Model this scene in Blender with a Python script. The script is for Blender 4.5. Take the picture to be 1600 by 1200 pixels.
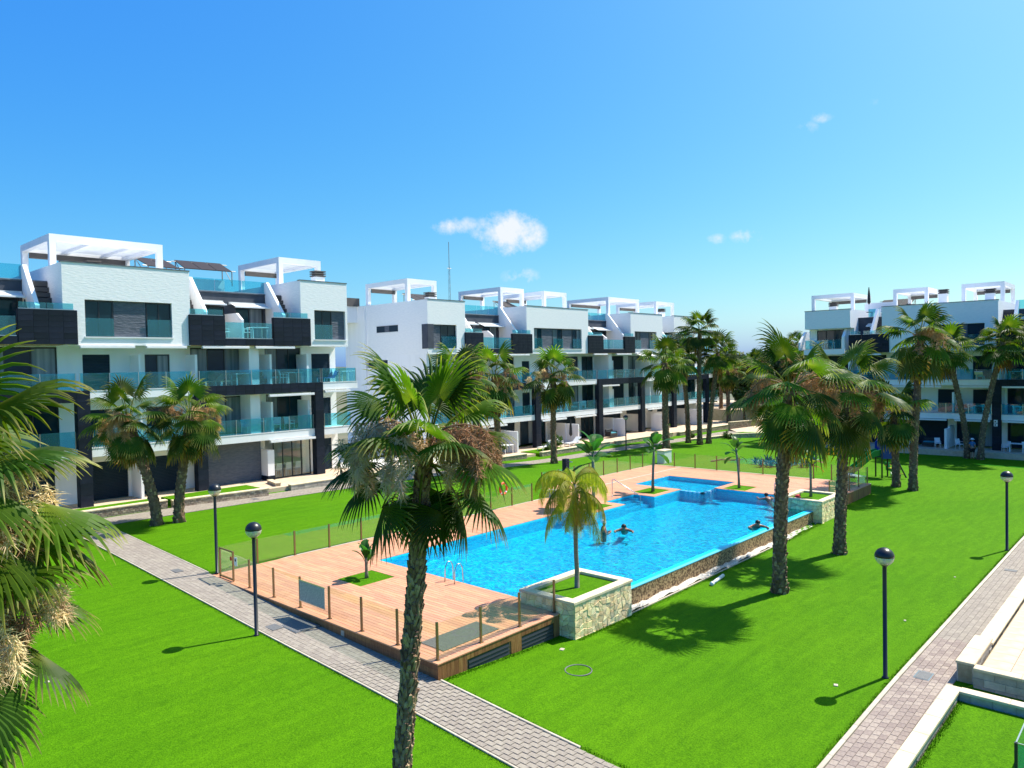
import bpy, math, random
import numpy as np
from mathutils import Vector, Matrix
R_ = math.radians
rnd = random.Random(7)
scene = bpy.context.scene
for o in list(bpy.data.objects): bpy.data.objects.remove(o)
COL = scene.collection

# ------------------------------------------------------------------ camera
CAMZ = 7.6
cam_d = bpy.data.cameras.new('camera'); cam = bpy.data.objects.new('camera', cam_d); COL.objects.link(cam)
# rows: world X, Y, Z expressed in camera axes (x right, y down, z forward)
_W = np.array([[0.67706493, -0.03321406, 0.73517339], [-0.73564229, -0.00294216, 0.67736384], [-0.02033501, -0.99944393, -0.0264257]])
_m = Matrix(((_W[0, 0], -_W[0, 1], -_W[0, 2], 0), (_W[1, 0], -_W[1, 1], -_W[1, 2], 0), (_W[2, 0], -_W[2, 1], -_W[2, 2], CAMZ), (0, 0, 0, 1)))
cam.matrix_world = _m
cam_d.sensor_width = 36; cam_d.lens = 1151 / 1600 * 36; cam_d.clip_start = .1; cam_d.clip_end = 9000
scene.camera = cam
# ------------------------------------------------------------------ sky, sun, exposure
SUN_AZ, SUN_EL = R_(-18), R_(54)          # azimuth from +X towards +Y
sun_dir = Vector((math.cos(SUN_EL) * math.cos(SUN_AZ), math.cos(SUN_EL) * math.sin(SUN_AZ), math.sin(SUN_EL)))
world = bpy.data.worlds.new('World'); scene.world = world; world.use_nodes = True
SKY_STRENGTH = .15
sun_d = bpy.data.lights.new('sun', 'SUN'); sun_d.energy = 4.6; sun_d.angle = R_(.5); sun_d.color = (1, .95, .87)
sun = bpy.data.objects.new('sun', sun_d); COL.objects.link(sun); sun.rotation_euler = sun_dir.to_track_quat('Z', 'Y').to_euler()
scene.view_settings.view_transform = 'Standard'; scene.view_settings.look = 'None'
scene.view_settings.exposure = .84; scene.view_settings.gamma = 1
scene.render.engine = 'CYCLES'
scene.cycles.use_denoising = True
scene.cycles.max_bounces = 6; scene.cycles.transparent_max_bounces = 16
scene.cycles.diffuse_bounces = 5; scene.cycles.glossy_bounces = 3; scene.cycles.transmission_bounces = 4
scene.cycles.caustics_reflective = False; scene.cycles.caustics_refractive = False

def pix_dir(u, v):
    return Vector(_W @ np.array([(u - 800) / 1151, (v - 600) / 1151, 1.])).normalized()

def build_world():
    nt = world.node_tree; N = nt.nodes; L = nt.links; N.clear()
    out = N.new('ShaderNodeOutputWorld'); bg = N.new('ShaderNodeBackground'); bg.inputs[1].default_value = SKY_STRENGTH
    sky = N.new('ShaderNodeTexSky'); sky.sky_type = 'NISHITA'; sky.sun_disc = False
    sky.sun_elevation = SUN_EL; sky.sun_rotation = math.pi / 2 - SUN_AZ
    sky.air_density = 1.0; sky.dust_density = 2.0; sky.ozone_density = 6.0; sky.altitude = 50
    hs = N.new('ShaderNodeHueSaturation'); hs.inputs['Saturation'].default_value = 1.5; hs.inputs['Hue'].default_value = .505; hs.inputs['Value'].default_value = .9
    # tone of the phone picture: each channel of the physical sky gets its own contrast
    gm = N.new('ShaderNodeGamma'); gm.inputs[1].default_value = .6; L.new(sky.outputs[0], gm.inputs[0]); L.new(gm.outputs[0], hs.inputs['Color'])
    sp = N.new('ShaderNodeSeparateColor'); L.new(hs.outputs[0], sp.inputs[0]); cb = N.new('ShaderNodeCombineColor'); SE = SKY_STRENGTH * 2 ** scene.view_settings.exposure
    for i, (a, r, p) in enumerate(((.060, .117, 1.66), (.34, .238, 1.28), (.93, .456, .36))):
        x = N.new('ShaderNodeMath'); x.operation = 'MULTIPLY'; x.inputs[1].default_value = .2305 / r; L.new(sp.outputs[i], x.inputs[0])
        y = N.new('ShaderNodeMath'); y.operation = 'POWER'; y.inputs[1].default_value = p; L.new(x.outputs[0], y.inputs[0])
        w = N.new('ShaderNodeMath'); w.operation = 'MULTIPLY'; w.inputs[1].default_value = a / SE; L.new(y.outputs[0], w.inputs[0]); L.new(w.outputs[0], cb.inputs[i])
    geo = N.new('ShaderNodeTexCoord')
    # clouds: a noise field masked to the few small cumulus and wisps the sky carries
    nz = N.new('ShaderNodeTexNoise'); nz.inputs['Scale'].default_value = 34; nz.inputs['Detail'].default_value = 10; nz.inputs['Roughness'].default_value = .66
    L.new(geo.outputs['Generated'], nz.inputs['Vector'])
    total = None
    def M(op, a, b=None, clamp=False):
        m = N.new('ShaderNodeMath'); m.operation = op; m.use_clamp = clamp
        for i, x in enumerate((a, b)):
            if x is None: continue
            if isinstance(x, (int, float)): m.inputs[i].default_value = x
            else: L.new(x, m.inputs[i])
        return m.outputs[0]
    def dot(vec):
        d = N.new('ShaderNodeVectorMath'); d.operation = 'DOT_PRODUCT'; L.new(geo.outputs['Generated'], d.inputs[0]); d.inputs[1].default_value = vec
        return d.outputs['Value']
    spots = [(796, 364, 50, 30, 1.2), (715, 354, 40, 15, .72), (815, 432, 30, 14, .62), (1166, 370, 24, 11, .7), (1120, 374, 16, 9, .6), (1262, 200, 16, 10, .5), (1284, 184, 16, 8, .5),
             (1358, 160, 22, 8, .32), (985, 35, 90, 10, .2), (640, 345, 90, 16, .22), (470, 318, 80, 14, .2), (800, 395, 110, 14, .3), (1230, 375, 110, 14, .2)]
    for (u, v, a, b, k) in spots:
        c = pix_dir(u, v); ex = (pix_dir(u + 10, v) - c); ex = (ex - c * ex.dot(c)).normalized(); ey = c.cross(ex)
        x = M('DIVIDE', dot(ex), a / 1151); y = M('DIVIDE', dot(ey), b / 1151)
        r2 = M('ADD', M('MULTIPLY', x, x), M('MULTIPLY', y, y))
        front = M('GREATER_THAN', dot(c), 0)
        m = M('MULTIPLY', M('MULTIPLY', M('SUBTRACT', 1, M('MULTIPLY', r2, .5), True), k), front)
        total = m if total is None else M('MAXIMUM', total, m)
    n2 = M('MULTIPLY', M('SUBTRACT', nz.outputs[0], .5), 2.6)
    dens = M('MULTIPLY', M('SUBTRACT', M('ADD', total, M('MULTIPLY', n2, M('MINIMUM', M('MULTIPLY', total, 2.2), 1.0))), .36), 1.15, True)
    dens = M('MINIMUM', M('MULTIPLY', dens, M('MINIMUM', M('MULTIPLY', total, 1.5), 1.0)), .9)
    mix = N.new('ShaderNodeMix'); mix.data_type = 'RGBA'; L.new(dens, mix.inputs[0]); L.new(cb.outputs[0], mix.inputs[6]); mix.inputs[7].default_value = (.96 / SE, .98 / SE, 1 / SE, 1)
    L.new(mix.outputs[2], bg.inputs[0]); L.new(bg.outputs[0], out.inputs[0])
build_world()

# ------------------------------------------------------------------ helpers
def tag(o, label=None, cat=None, group=None, kind=None):
    if label: o['label'] = label
    if cat: o['category'] = cat
    if group: o['group'] = group
    if kind: o['kind'] = kind
    return o
def empty(name, loc=(0, 0, 0), rz=0, **k):
    o = bpy.data.objects.new(name, None); COL.objects.link(o); o.location = loc; o.rotation_euler = (0, 0, rz); o.empty_display_size = .2
    return tag(o, **k)
def mobj(name, mesh, parent=None, loc=(0, 0, 0), rot=(0, 0, 0), scale=(1, 1, 1), **k):
    o = bpy.data.objects.new(name, mesh); COL.objects.link(o); o.parent = parent
    o.location = loc; o.rotation_euler = rot; o.scale = scale
    return tag(o, **k)
class MB:
    def __init__(s): s.v = []; s.f = []; s.at = []
    def add(s, vs, fs):
        b = len(s.v); s.v += [tuple(p) for p in vs]; s.f += [tuple(i + b for i in f) for f in fs]; return s
    def box(s, x0, x1, y0, y1, z0, z1):
        return s.add([(x0, y0, z0), (x1, y0, z0), (x1, y1, z0), (x0, y1, z0), (x0, y0, z1), (x1, y0, z1), (x1, y1, z1), (x0, y1, z1)],
                     [(0, 3, 2, 1), (4, 5, 6, 7), (0, 1, 5, 4), (1, 2, 6, 5), (2, 3, 7, 6), (3, 0, 4, 7)])
    def bbox(s, x0, x1, y0, y1, z0, z1, b=.01):   # box with a chamfered top edge
        return s.add([(x0, y0, z0), (x1, y0, z0), (x1, y1, z0), (x0, y1, z0), (x0, y0, z1 - b), (x1, y0, z1 - b), (x1, y1, z1 - b), (x0, y1, z1 - b),
                      (x0 + b, y0 + b, z1), (x1 - b, y0 + b, z1), (x1 - b, y1 - b, z1), (x0 + b, y1 - b, z1)],
                     [(0, 3, 2, 1), (8, 9, 10, 11), (0, 1, 5, 4), (1, 2, 6, 5), (2, 3, 7, 6), (3, 0, 4, 7), (4, 5, 9, 8), (5, 6, 10, 9), (6, 7, 11, 10), (7, 4, 8, 11)])
    def quad(s, a, b, c, d): return s.add([a, b, c, d], [(0, 1, 2, 3)])
    def prism(s, poly, a0, a1, axis=0):   # polygon in the plane across axis, extruded along it
        def P(p, a):
            q = list(p); q.insert(axis, a); return tuple(q)
        n = len(poly); vs = [P(p, a0) for p in poly] + [P(p, a1) for p in poly]
        return s.add(vs, [tuple(range(n))[::-1], tuple(range(n, 2 * n))] + [(i, (i + 1) % n, n + (i + 1) % n, n + i) for i in range(n)])
    def tube(s, pts, r, n=6, cap=True):
        pts = [Vector(p) for p in pts]; rs = r if isinstance(r, (list, tuple)) else [r] * len(pts); b = len(s.v); up = Vector((0, 0, 1)); prev = None
        for i, p in enumerate(pts):
            t = (pts[min(i + 1, len(pts) - 1)] - pts[max(i - 1, 0)]).normalized()
            if prev is None: a = t.cross(up if abs(t.z) < .95 else Vector((1, 0, 0))).normalized()
            else: a = (prev - t * prev.dot(t)).normalized()
            prev = a; c = t.cross(a)
            for k in range(n):
                q = 2 * math.pi * k / n; s.v.append(tuple(p + (a * math.cos(q) + c * math.sin(q)) * rs[i]))
        m = len(pts)
        for i in range(m - 1):
            for k in range(n):
                s.f.append((b + i * n + k, b + i * n + (k + 1) % n, b + (i + 1) * n + (k + 1) % n, b + (i + 1) * n + k))
        if cap: s.f.append(tuple(b + k for k in range(n))[::-1]); s.f.append(tuple(b + (m - 1) * n + k for k in range(n)))
        return s
    def lathe(s, prof, c=(0, 0, 0), n=16):
        return s.tube([(c[0], c[1], c[2] + z) for r, z in prof], [max(r, 1e-3) for r, z in prof], n)
    def mesh(s, name, mat, smooth=False):
        me = bpy.data.meshes.new(name); me.from_pydata(s.v, [], s.f); me.materials.append(mat)
        if smooth: me.polygons.foreach_set('use_smooth', [True] * len(me.polygons))
        me.update(); return me
    def build(s, name, mat, parent=None, smooth=False, **k):
        return mobj(name, s.mesh(name, mat, smooth), parent, **k)
def copy_tree(o, parent=None):
    c = o.copy(); COL.objects.link(c); c.parent = parent
    for ch in o.children: copy_tree(ch, c)
    return c

# ------------------------------------------------------------------ materials
def mat(name, col, rough=.6, col2=None, nscale=4., bump=0., bscale=40., metal=0., spec=.4, stretch=None, objrand=0., detail=4, contrast=(.35, .65), island=0., bdist=.02):
    m = bpy.data.materials.new(name); m.use_nodes = True; nt = m.node_tree; N = nt.nodes; L = nt.links; p = N['Principled BSDF']
    p.inputs['Base Color'].default_value = (*col, 1); p.inputs['Roughness'].default_value = rough; p.inputs['Metallic'].default_value = metal
    p.inputs['Specular IOR Level'].default_value = spec
    tc = N.new('ShaderNodeTexCoord'); src = tc.outputs['Object']
    if stretch:
        mp = N.new('ShaderNodeMapping'); mp.inputs['Scale'].default_value = stretch; L.new(src, mp.inputs[0]); src = mp.outputs[0]
    c = None
    if col2:
        nz = N.new('ShaderNodeTexNoise'); nz.inputs['Scale'].default_value = nscale; nz.inputs['Detail'].default_value = detail; L.new(src, nz.inputs[0])
        rp = N.new('ShaderNodeValToRGB'); rp.color_ramp.elements[0].position = contrast[0]; rp.color_ramp.elements[1].position = contrast[1]
        rp.color_ramp.elements[0].color = (*col, 1); rp.color_ramp.elements[1].color = (*col2, 1); L.new(nz.outputs[0], rp.inputs[0]); c = rp.outputs[0]
    for amt, node, outp in ((objrand, 'ShaderNodeObjectInfo', 'Random'), (island, 'ShaderNodeNewGeometry', 'Random Per Island')):
        if not amt: continue
        oi = N.new(node); hs = N.new('ShaderNodeHueSaturation'); mr = N.new('ShaderNodeMapRange')
        mr.inputs['To Min'].default_value = 1 - amt; mr.inputs['To Max'].default_value = 1 + amt; L.new(oi.outputs[outp], mr.inputs[0]); L.new(mr.outputs[0], hs.inputs['Value'])
        mr2 = N.new('ShaderNodeMapRange'); mr2.inputs['To Min'].default_value = .5 - amt * .05; mr2.inputs['To Max'].default_value = .5 + amt * .05
        L.new(oi.outputs[outp], mr2.inputs[0]); L.new(mr2.outputs[0], hs.inputs['Hue'])
        if c: L.new(c, hs.inputs['Color'])
        else: hs.inputs['Color'].default_value = (*col, 1)
        c = hs.outputs[0]
    if c: L.new(c, p.inputs['Base Color'])
    if bump:
        nb = N.new('ShaderNodeTexNoise'); nb.inputs['Scale'].default_value = bscale; nb.inputs['Detail'].default_value = 5; L.new(src, nb.inputs[0])
        bp = N.new('ShaderNodeBump'); bp.inputs['Strength'].default_value = bump; bp.inputs['Distance'].default_value = bdist; L.new(nb.outputs[0], bp.inputs['Height']); L.new(bp.outputs[0], p.inputs['Normal'])
    return m
def glass(name, tint, diff=.0, gl=1., rough=.0, dcol=None):
    m = bpy.data.materials.new(name); m.use_nodes = True; nt = m.node_tree; N = nt.nodes; L = nt.links; N.clear()
    out = N.new('ShaderNodeOutputMaterial'); tr = N.new('ShaderNodeBsdfTransparent'); tr.inputs[0].default_value = (*tint, 1)
    g = N.new('ShaderNodeBsdfGlossy'); g.inputs['Roughness'].default_value = rough; g.inputs[0].default_value = (gl, gl, gl, 1)
    fr = N.new('ShaderNodeFresnel'); ge = N.new('ShaderNodeNewGeometry'); mi = N.new('ShaderNodeMapRange'); mi.inputs['To Min'].default_value = 1.5; mi.inputs['To Max'].default_value = 1 / 1.5
    L.new(ge.outputs['Backfacing'], mi.inputs[0]); L.new(mi.outputs[0], fr.inputs[0])
    base = tr.outputs[0]
    if diff:
        d = N.new('ShaderNodeBsdfDiffuse'); d.inputs[0].default_value = (*(dcol or tint), 1); mx = N.new('ShaderNodeMixShader'); mx.inputs[0].default_value = diff
        L.new(tr.outputs[0], mx.inputs[1]); L.new(d.outputs[0], mx.inputs[2]); base = mx.outputs[0]
    mx = N.new('ShaderNodeMixShader'); L.new(fr.outputs[0], mx.inputs[0]); L.new(base, mx.inputs[1]); L.new(g.outputs[0], mx.inputs[2]); L.new(mx.outputs[0], out.inputs[0])
    return m
def leafmat(name, col, tip, col_mid=None, trans=.35, rand=.25, rough=.4, tint=(1.6, 1.8, .6)):
    m = bpy.data.materials.new(name); m.use_nodes = True; nt = m.node_tree; N = nt.nodes; L = nt.links; p = N['Principled BSDF']; out = N['Material Output']
    at = N.new('ShaderNodeAttribute'); at.attribute_name = 'rad'
    rp = N.new('ShaderNodeValToRGB'); e = rp.color_ramp.elements; e[0].position = .1; e[0].color = (*(col_mid or col), 1); e[1].position = .95; e[1].color = (*tip, 1)
    x = rp.color_ramp.elements.new(.35); x.color = (*col, 1); x = rp.color_ramp.elements.new(.72); x.color = (*col, 1)
    L.new(at.outputs['Fac'], rp.inputs[0])
    oi = N.new('ShaderNodeObjectInfo'); hs = N.new('ShaderNodeHueSaturation')
    mr = N.new('ShaderNodeMapRange'); mr.inputs['To Min'].default_value = 1 - rand; mr.inputs['To Max'].default_value = 1 + rand * 1.4; L.new(oi.outputs['Random'], mr.inputs[0]); L.new(mr.outputs[0], hs.inputs['Value'])
    mr2 = N.new('ShaderNodeMapRange'); mr2.inputs['To Min'].default_value = .485; mr2.inputs['To Max'].default_value = .515; L.new(oi.outputs['Random'], mr2.inputs[0]); L.new(mr2.outputs[0], hs.inputs['Hue'])
    L.new(rp.outputs[0], hs.inputs['Color']); L.new(hs.outputs[0], p.inputs['Base Color']); p.inputs['Roughness'].default_value = rough; p.inputs['Specular IOR Level'].default_value = .16
    t = N.new('ShaderNodeBsdfTranslucent'); b = N.new('ShaderNodeMix'); b.data_type = 'RGBA'; b.blend_type = 'MULTIPLY'; b.inputs[0].default_value = 1; L.new(hs.outputs[0], b.inputs[6]); b.inputs[7].default_value = (*tint, 1)
    L.new(b.outputs[2], t.inputs[0]); mx = N.new('ShaderNodeMixShader'); mx.inputs[0].default_value = trans; L.new(p.outputs[0], mx.inputs[1]); L.new(t.outputs[0], mx.inputs[2]); L.new(mx.outputs[0], out.inputs[0])
    return m

M_white = mat('white_render', (.86, .865, .87), .8, (.79, .80, .80), 1.6, .12, 90, stretch=(1., 1., .16), contrast=(.45, .8))
M_rough = mat('white_relief_render', (.88, .88, .87), .85, (.83, .835, .835), 3.2, 1., 3.4, stretch=(1., 1., 4.2), bdist=.012)
M_dark = mat('charcoal_render', (.05, .06, .08), .8, (.065, .075, .1), 2, .15, 60)
M_grey = mat('grey_relief_render', (.085, .10, .13), .85, (.125, .14, .17), 3.2, 1., 3.4, stretch=(1., 1., 4.2), bdist=.04)
M_tile = mat('black_tile', (.008, .013, .023), .5, (.014, .02, .033), 3, .05, 30, objrand=.25, spec=.18)
M_joint = mat('tile_joint', (.05, .05, .055), .8)
M_frame = mat('dark_aluminium', (.02, .022, .026), .4, spec=.5)
M_pane = mat('window_pane', (.006, .02, .032), .03, (.012, .04, .055), .5, spec=.3)
M_curt = mat('curtained_pane', (.10, .14, .16), .08, (.28, .32, .34), 1.2, spec=.4, stretch=(3, 1, .1), detail=1)
M_shut = mat('roller_shutter', (.014, .03, .05), .55, (.018, .036, .058), 1.5, spec=.2)
M_guard = glass('teal_guard_glass', (.50, .86, .91), .08, 1., 0, (.16, .58, .64))
M_clear = glass('clear_fence_glass', (.93, .97, .93), .02, 1., 0, (.55, .62, .5))
M_steel = mat('brushed_steel', (.55, .56, .56), .3, metal=1.)
M_post = mat('bronze_post', (.24, .17, .09), .4, metal=.7, objrand=.15)
M_plast = mat('white_plastic', (.78, .79, .8), .4)
M_fabric = mat('white_awning', (.72, .71, .68), .85, (.6, .6, .58), 3)
M_blackp = mat('black_lamp_paint', (.012, .013, .015), .35, spec=.5)
M_conc = mat('roof_slate', (.1, .09, .085), .85)
M_solar = mat('solar_panel', (.05, .036, .026), .5, spec=.25)
M_galv = mat('galvanised', (.3, .29, .28), .5, metal=.6)
M_cream = mat('cream_stone', (.64, .52, .33), .75, (.74, .63, .43), 2.5, .2, 40, objrand=.06)
M_block = mat('grey_stone_block', (.40, .35, .28), .85, (.52, .46, .38), 6, .5, 30, objrand=.18)
M_rubble = mat('rubble_stone', (.38, .29, .2), .9, (.58, .47, .35), 7, .5, 30, objrand=.3, island=.3)
M_mortar = mat('mortar', (.32, .25, .15), .95, (.42, .34, .22), 8, .3, 50)
M_flag = mat('flagstone', (.88, .64, .32), .85, (.98, .80, .48), 5, .5, 25, objrand=.2)
M_brick = mat('paver', (.265, .205, .17), .85, (.33, .265, .22), 14, .3, 120, objrand=.2)
M_brick2 = mat('paver_left', (.26, .22, .175), .85, (.32, .275, .22), 14, .3, 120, objrand=.10)
M_brick_s = mat('paver_far', (.26, .22, .175), .85, (.315, .27, .22), 9, .3, 120, island=.10)
M_grout = mat('paver_joint', (.16, .14, .12), .95, (.2, .18, .15), 20, .2, 90)
M_board = mat('deck_board', (.58, .255, .135), .6, (.64, .305, .175), 2.2, .15, 30, stretch=(6, .7, 6), objrand=.1)
M_board_s = mat('deck_board_far', (.58, .255, .135), .6, (.64, .305, .175), 2.2, .15, 30, stretch=(6, .7, 6), island=.09)
M_dgrout = mat('deck_joint', (.40, .18, .095), .9)
M_plank = mat('cladding_plank', (.21, .085, .028), .55, (.33, .15, .06), 3, .2, 30, stretch=(8, 8, .9), objrand=.22)
M_kerb = mat('pale_kerb', (.46, .39, .29), .8, (.54, .47, .36), 5, .2, 60, objrand=.08)
M_tan = mat('sand_paving', (.55, .40, .27), .85, (.63, .49, .35), 3, .15, 60)
M_lid = mat('drain_lid', (.12, .12, .12), .6, (.16, .16, .155), 30, .3, 120)
M_mat = mat('rubber_mat', (.085, .08, .075), .8, (.11, .105, .1), 12)
M_pebble = mat('mosaic_pebble', (.10, .05, .02), .6, (.46, .30, .15), 13, 1., 16, contrast=(.42, .58), detail=2)
M_gravel = mat('white_gravel', (.40, .37, .32), .95, (.68, .64, .57), 22, 1., 25, contrast=(.4, .6))
M_skin = mat('skin', (.42, .22, .14), .5, spec=.4); M_skin2 = mat('tanned_skin', (.28, .13, .075), .45)
M_hair = mat('dark_hair', (.012, .009, .008), .5)
M_teal = mat('teal_cloth', (.03, .2, .25), .8); M_black = mat('black_cloth', (.012, .013, .018), .8); M_blue = mat('blue_cloth', (.05, .16, .34), .8); M_red = mat('red_cloth', (.45, .02, .02), .7)
M_olive = mat('olive_cloth', (.2, .19, .1), .7)
M_slide = mat('green_plastic', (.012, .22, .035), .4); M_bluep = mat('blue_plastic', (.006, .04, .28), .4); M_yell = mat('yellow_plastic', (.6, .5, .05), .4)
M_buoy = mat('orange_buoy', (.75, .10, .025), .5)
M_bark = mat('palm_bark', (.13, .075, .04), .95, (.21, .13, .08), 9, .8, 25)
M_boot = mat('palm_leaf_base', (.17, .10, .055), .9, (.32, .21, .13), 12, .4, 40, island=.45)
M_qbark = mat('smooth_palm_bark', (.15, .135, .10), .85, (.24, .22, .17), 3, .3, 18, stretch=(.6, .6, 7))
M_leaf = leafmat('fan_palm_leaf', (.034, .074, .008), (.26, .23, .07), (.12, .15, .022), .30, .35, .5)
M_leafy = leafmat('fan_palm_leaf_fresh', (.07, .13, .009), (.30, .28, .07), (.16, .20, .022), .40, .28, .5)
M_dry = leafmat('dry_palm_leaf', (.24, .13, .045), (.32, .20, .09), (.20, .14, .05), .3, .3, .8)
M_yel = leafmat('yellowing_palm_leaf', (.10, .125, .016), (.50, .27, .03), (.13, .16, .03), .4, .25, .6)
M_queen = leafmat('feather_palm_leaf', (.27, .26, .025), (.42, .34, .07), (.24, .24, .03), .5, .3, .55)
M_queend = leafmat('old_feather_leaf', (.34, .20, .05), (.42, .28, .09), (.28, .2, .06), .35, .3, .7)
M_banana = leafmat('paddle_leaf', (.035, .115, .022), (.05, .13, .03), (.07, .16, .04), .4, .25, .35)
M_agave = leafmat('agave_leaf', (.12, .20, .19), (.14, .2, .16), None, .05, .15, .5)
M_bush = leafmat('shrub_leaf', (.06, .115, .02), (.08, .14, .03), None, .3, .3, .5)
M_tree = leafmat('tree_leaf', (.035, .065, .02), (.05, .09, .025), None, .25, .3, .6)
M_flower = leafmat('palm_flower', (.86, .66, .36), (.9, .7, .4), (.84, .68, .43), .4, .15, .9, (1.05, 1.05, 1.1)); M_seed = leafmat('dry_palm_flower', (.50, .27, .11), (.5, .3, .12), (.56, .35, .18), .35, .25, .9, (1.1, 1.1, 1.1))
M_stalk = mat('flower_stalk', (.20, .12, .06), .8, (.26, .16, .08), 6)
M_hill = mat('far_hill', (.075, .10, .075), 1., (.11, .13, .10), .02)
M_earth = mat('dry_ground', (.17, .15, .10), 1., (.10, .12, .06), .08, .3, 3)
def signmat():
    m = mat('printed_notice', (.34, .40, .40), .4); nt = m.node_tree; N = nt.nodes; L = nt.links; p = N['Principled BSDF']
    tc = N.new('ShaderNodeTexCoord'); mp = N.new('ShaderNodeMapping'); mp.inputs['Scale'].default_value = (1, 9, 26); L.new(tc.outputs['Object'], mp.inputs[0])
    nz = N.new('ShaderNodeTexNoise'); nz.inputs['Scale'].default_value = 1.6; nz.inputs['Detail'].default_value = 2; L.new(mp.outputs[0], nz.inputs[0])
    rp = N.new('ShaderNodeValToRGB'); rp.color_ramp.elements[0].position = .42; rp.color_ramp.elements[0].color = (.22, .27, .29, 1); rp.color_ramp.elements[1].position = .6; rp.color_ramp.elements[1].color = (.42, .48, .46, 1)
    L.new(nz.outputs[0], rp.inputs[0]); L.new(rp.outputs[0], p.inputs['Base Color']); return m
M_notice = signmat()
def turfmat():
    m = bpy.data.materials.new('turf'); m.use_nodes = True; nt = m.node_tree; N = nt.nodes; L = nt.links; p = N['Principled BSDF']
    tc = N.new('ShaderNodeTexCoord')
    def noise(scale, detail=3, st=None, rz=0):
        n = N.new('ShaderNodeTexNoise'); n.inputs['Scale'].default_value = scale; n.inputs['Detail'].default_value = detail; s = tc.outputs['Object']
        if st:
            mp = N.new('ShaderNodeMapping'); mp.inputs['Scale'].default_value = st; mp.inputs['Rotation'].default_value = (0, 0, rz); L.new(s, mp.inputs[0]); s = mp.outputs[0]
        L.new(s, n.inputs[0]); return n.outputs[0]
    def ramp(f, c0, c1, a=.3, b=.7):
        r = N.new('ShaderNodeValToRGB'); e = r.color_ramp.elements; e[0].position = a; e[0].color = (*c0, 1); e[1].position = b; e[1].color = (*c1, 1); L.new(f, r.inputs[0]); return r.outputs[0]
    def mul(a, b):
        x = N.new('ShaderNodeMix'); x.data_type = 'RGBA'; x.blend_type = 'MULTIPLY'; x.inputs[0].default_value = 1; L.new(a, x.inputs[6]); L.new(b, x.inputs[7]); return x.outputs[2]
    base = ramp(noise(.16, 3), (.058, .182, .0008), (.072, .200, .0012))
    streak = ramp(noise(1.2, 4, (.5, 3.2, 1), R_(20)), (.86, .88, .8), (1.1, 1.08, 1.1))
    fine = ramp(noise(26, 4), (.72, .77, .6), (1.3, 1.22, 1.5), .34, .66)
    med = ramp(noise(5, 5), (.9, .93, .9), (1.12, 1.08, 1.2))
    L.new(mul(mul(mul(base, streak), fine), med), p.inputs['Base Color']); p.inputs['Roughness'].default_value = .85; p.inputs['Specular IOR Level'].default_value = .06
    bp = N.new('ShaderNodeBump'); bp.inputs['Strength'].default_value = .7; bp.inputs['Distance'].default_value = .03; L.new(noise(45, 3), bp.inputs['Height']); L.new(bp.outputs[0], p.inputs['Normal'])
    return m
M_turf = turfmat()
def watermat():
    m = bpy.data.materials.new('pool_water'); m.use_nodes = True; nt = m.node_tree; N = nt.nodes; L = nt.links; N.clear(); out = N.new('ShaderNodeOutputMaterial')
    tc = N.new('ShaderNodeTexCoord'); n1 = N.new('ShaderNodeTexNoise'); n1.inputs['Scale'].default_value = 3.2; n1.inputs['Detail'].default_value = 5; n1.inputs['Distortion'].default_value = 1.6; L.new(tc.outputs['Object'], n1.inputs[0])
    n2 = N.new('ShaderNodeTexNoise'); n2.inputs['Scale'].default_value = 7.5; n2.inputs['Detail'].default_value = 3; L.new(tc.outputs['Object'], n2.inputs[0])
    ad = N.new('ShaderNodeMath'); ad.operation = 'MULTIPLY_ADD'; L.new(n2.outputs[0], ad.inputs[0]); ad.inputs[1].default_value = .55; L.new(n1.outputs[0], ad.inputs[2])
    bp = N.new('ShaderNodeBump'); bp.inputs['Strength'].default_value = .6; bp.inputs['Distance'].default_value = .13; L.new(ad.outputs[0], bp.inputs['Height'])
    rp = N.new('ShaderNodeValToRGB'); rp.color_ramp.elements[0].position = .66; rp.color_ramp.elements[0].color = (.02, .60, .84, 1); rp.color_ramp.elements[1].position = .86; rp.color_ramp.elements[1].color = (.30, 1, 1, 1); L.new(ad.outputs[0], rp.inputs[0])  # ripple mottling in the tint, caustic-like light painted into its colour
    tr = N.new('ShaderNodeBsdfTransparent'); L.new(rp.outputs[0], tr.inputs[0])
    g = N.new('ShaderNodeBsdfGlossy'); g.inputs['Roughness'].default_value = .06; L.new(bp.outputs[0], g.inputs['Normal'])
    fr = N.new('ShaderNodeFresnel'); fr.inputs[0].default_value = 1.33; L.new(bp.outputs[0], fr.inputs['Normal'])
    mx = N.new('ShaderNodeMixShader'); L.new(fr.outputs[0], mx.inputs[0]); L.new(tr.outputs[0], mx.inputs[1]); L.new(g.outputs[0], mx.inputs[2]); L.new(mx.outputs[0], out.inputs[0]); return m
M_water = watermat()
M_ptile = mat('pool_mosaic', (.0, .66, .86), .35, (.0, .74, .92), 3, .0, 30)
M_plip = mat('pool_lip', (.12, .52, .68), .3)
M_foam = mat('falling_water', (.75, .85, .9), .5, (.5, .75, .9), 12)

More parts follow.
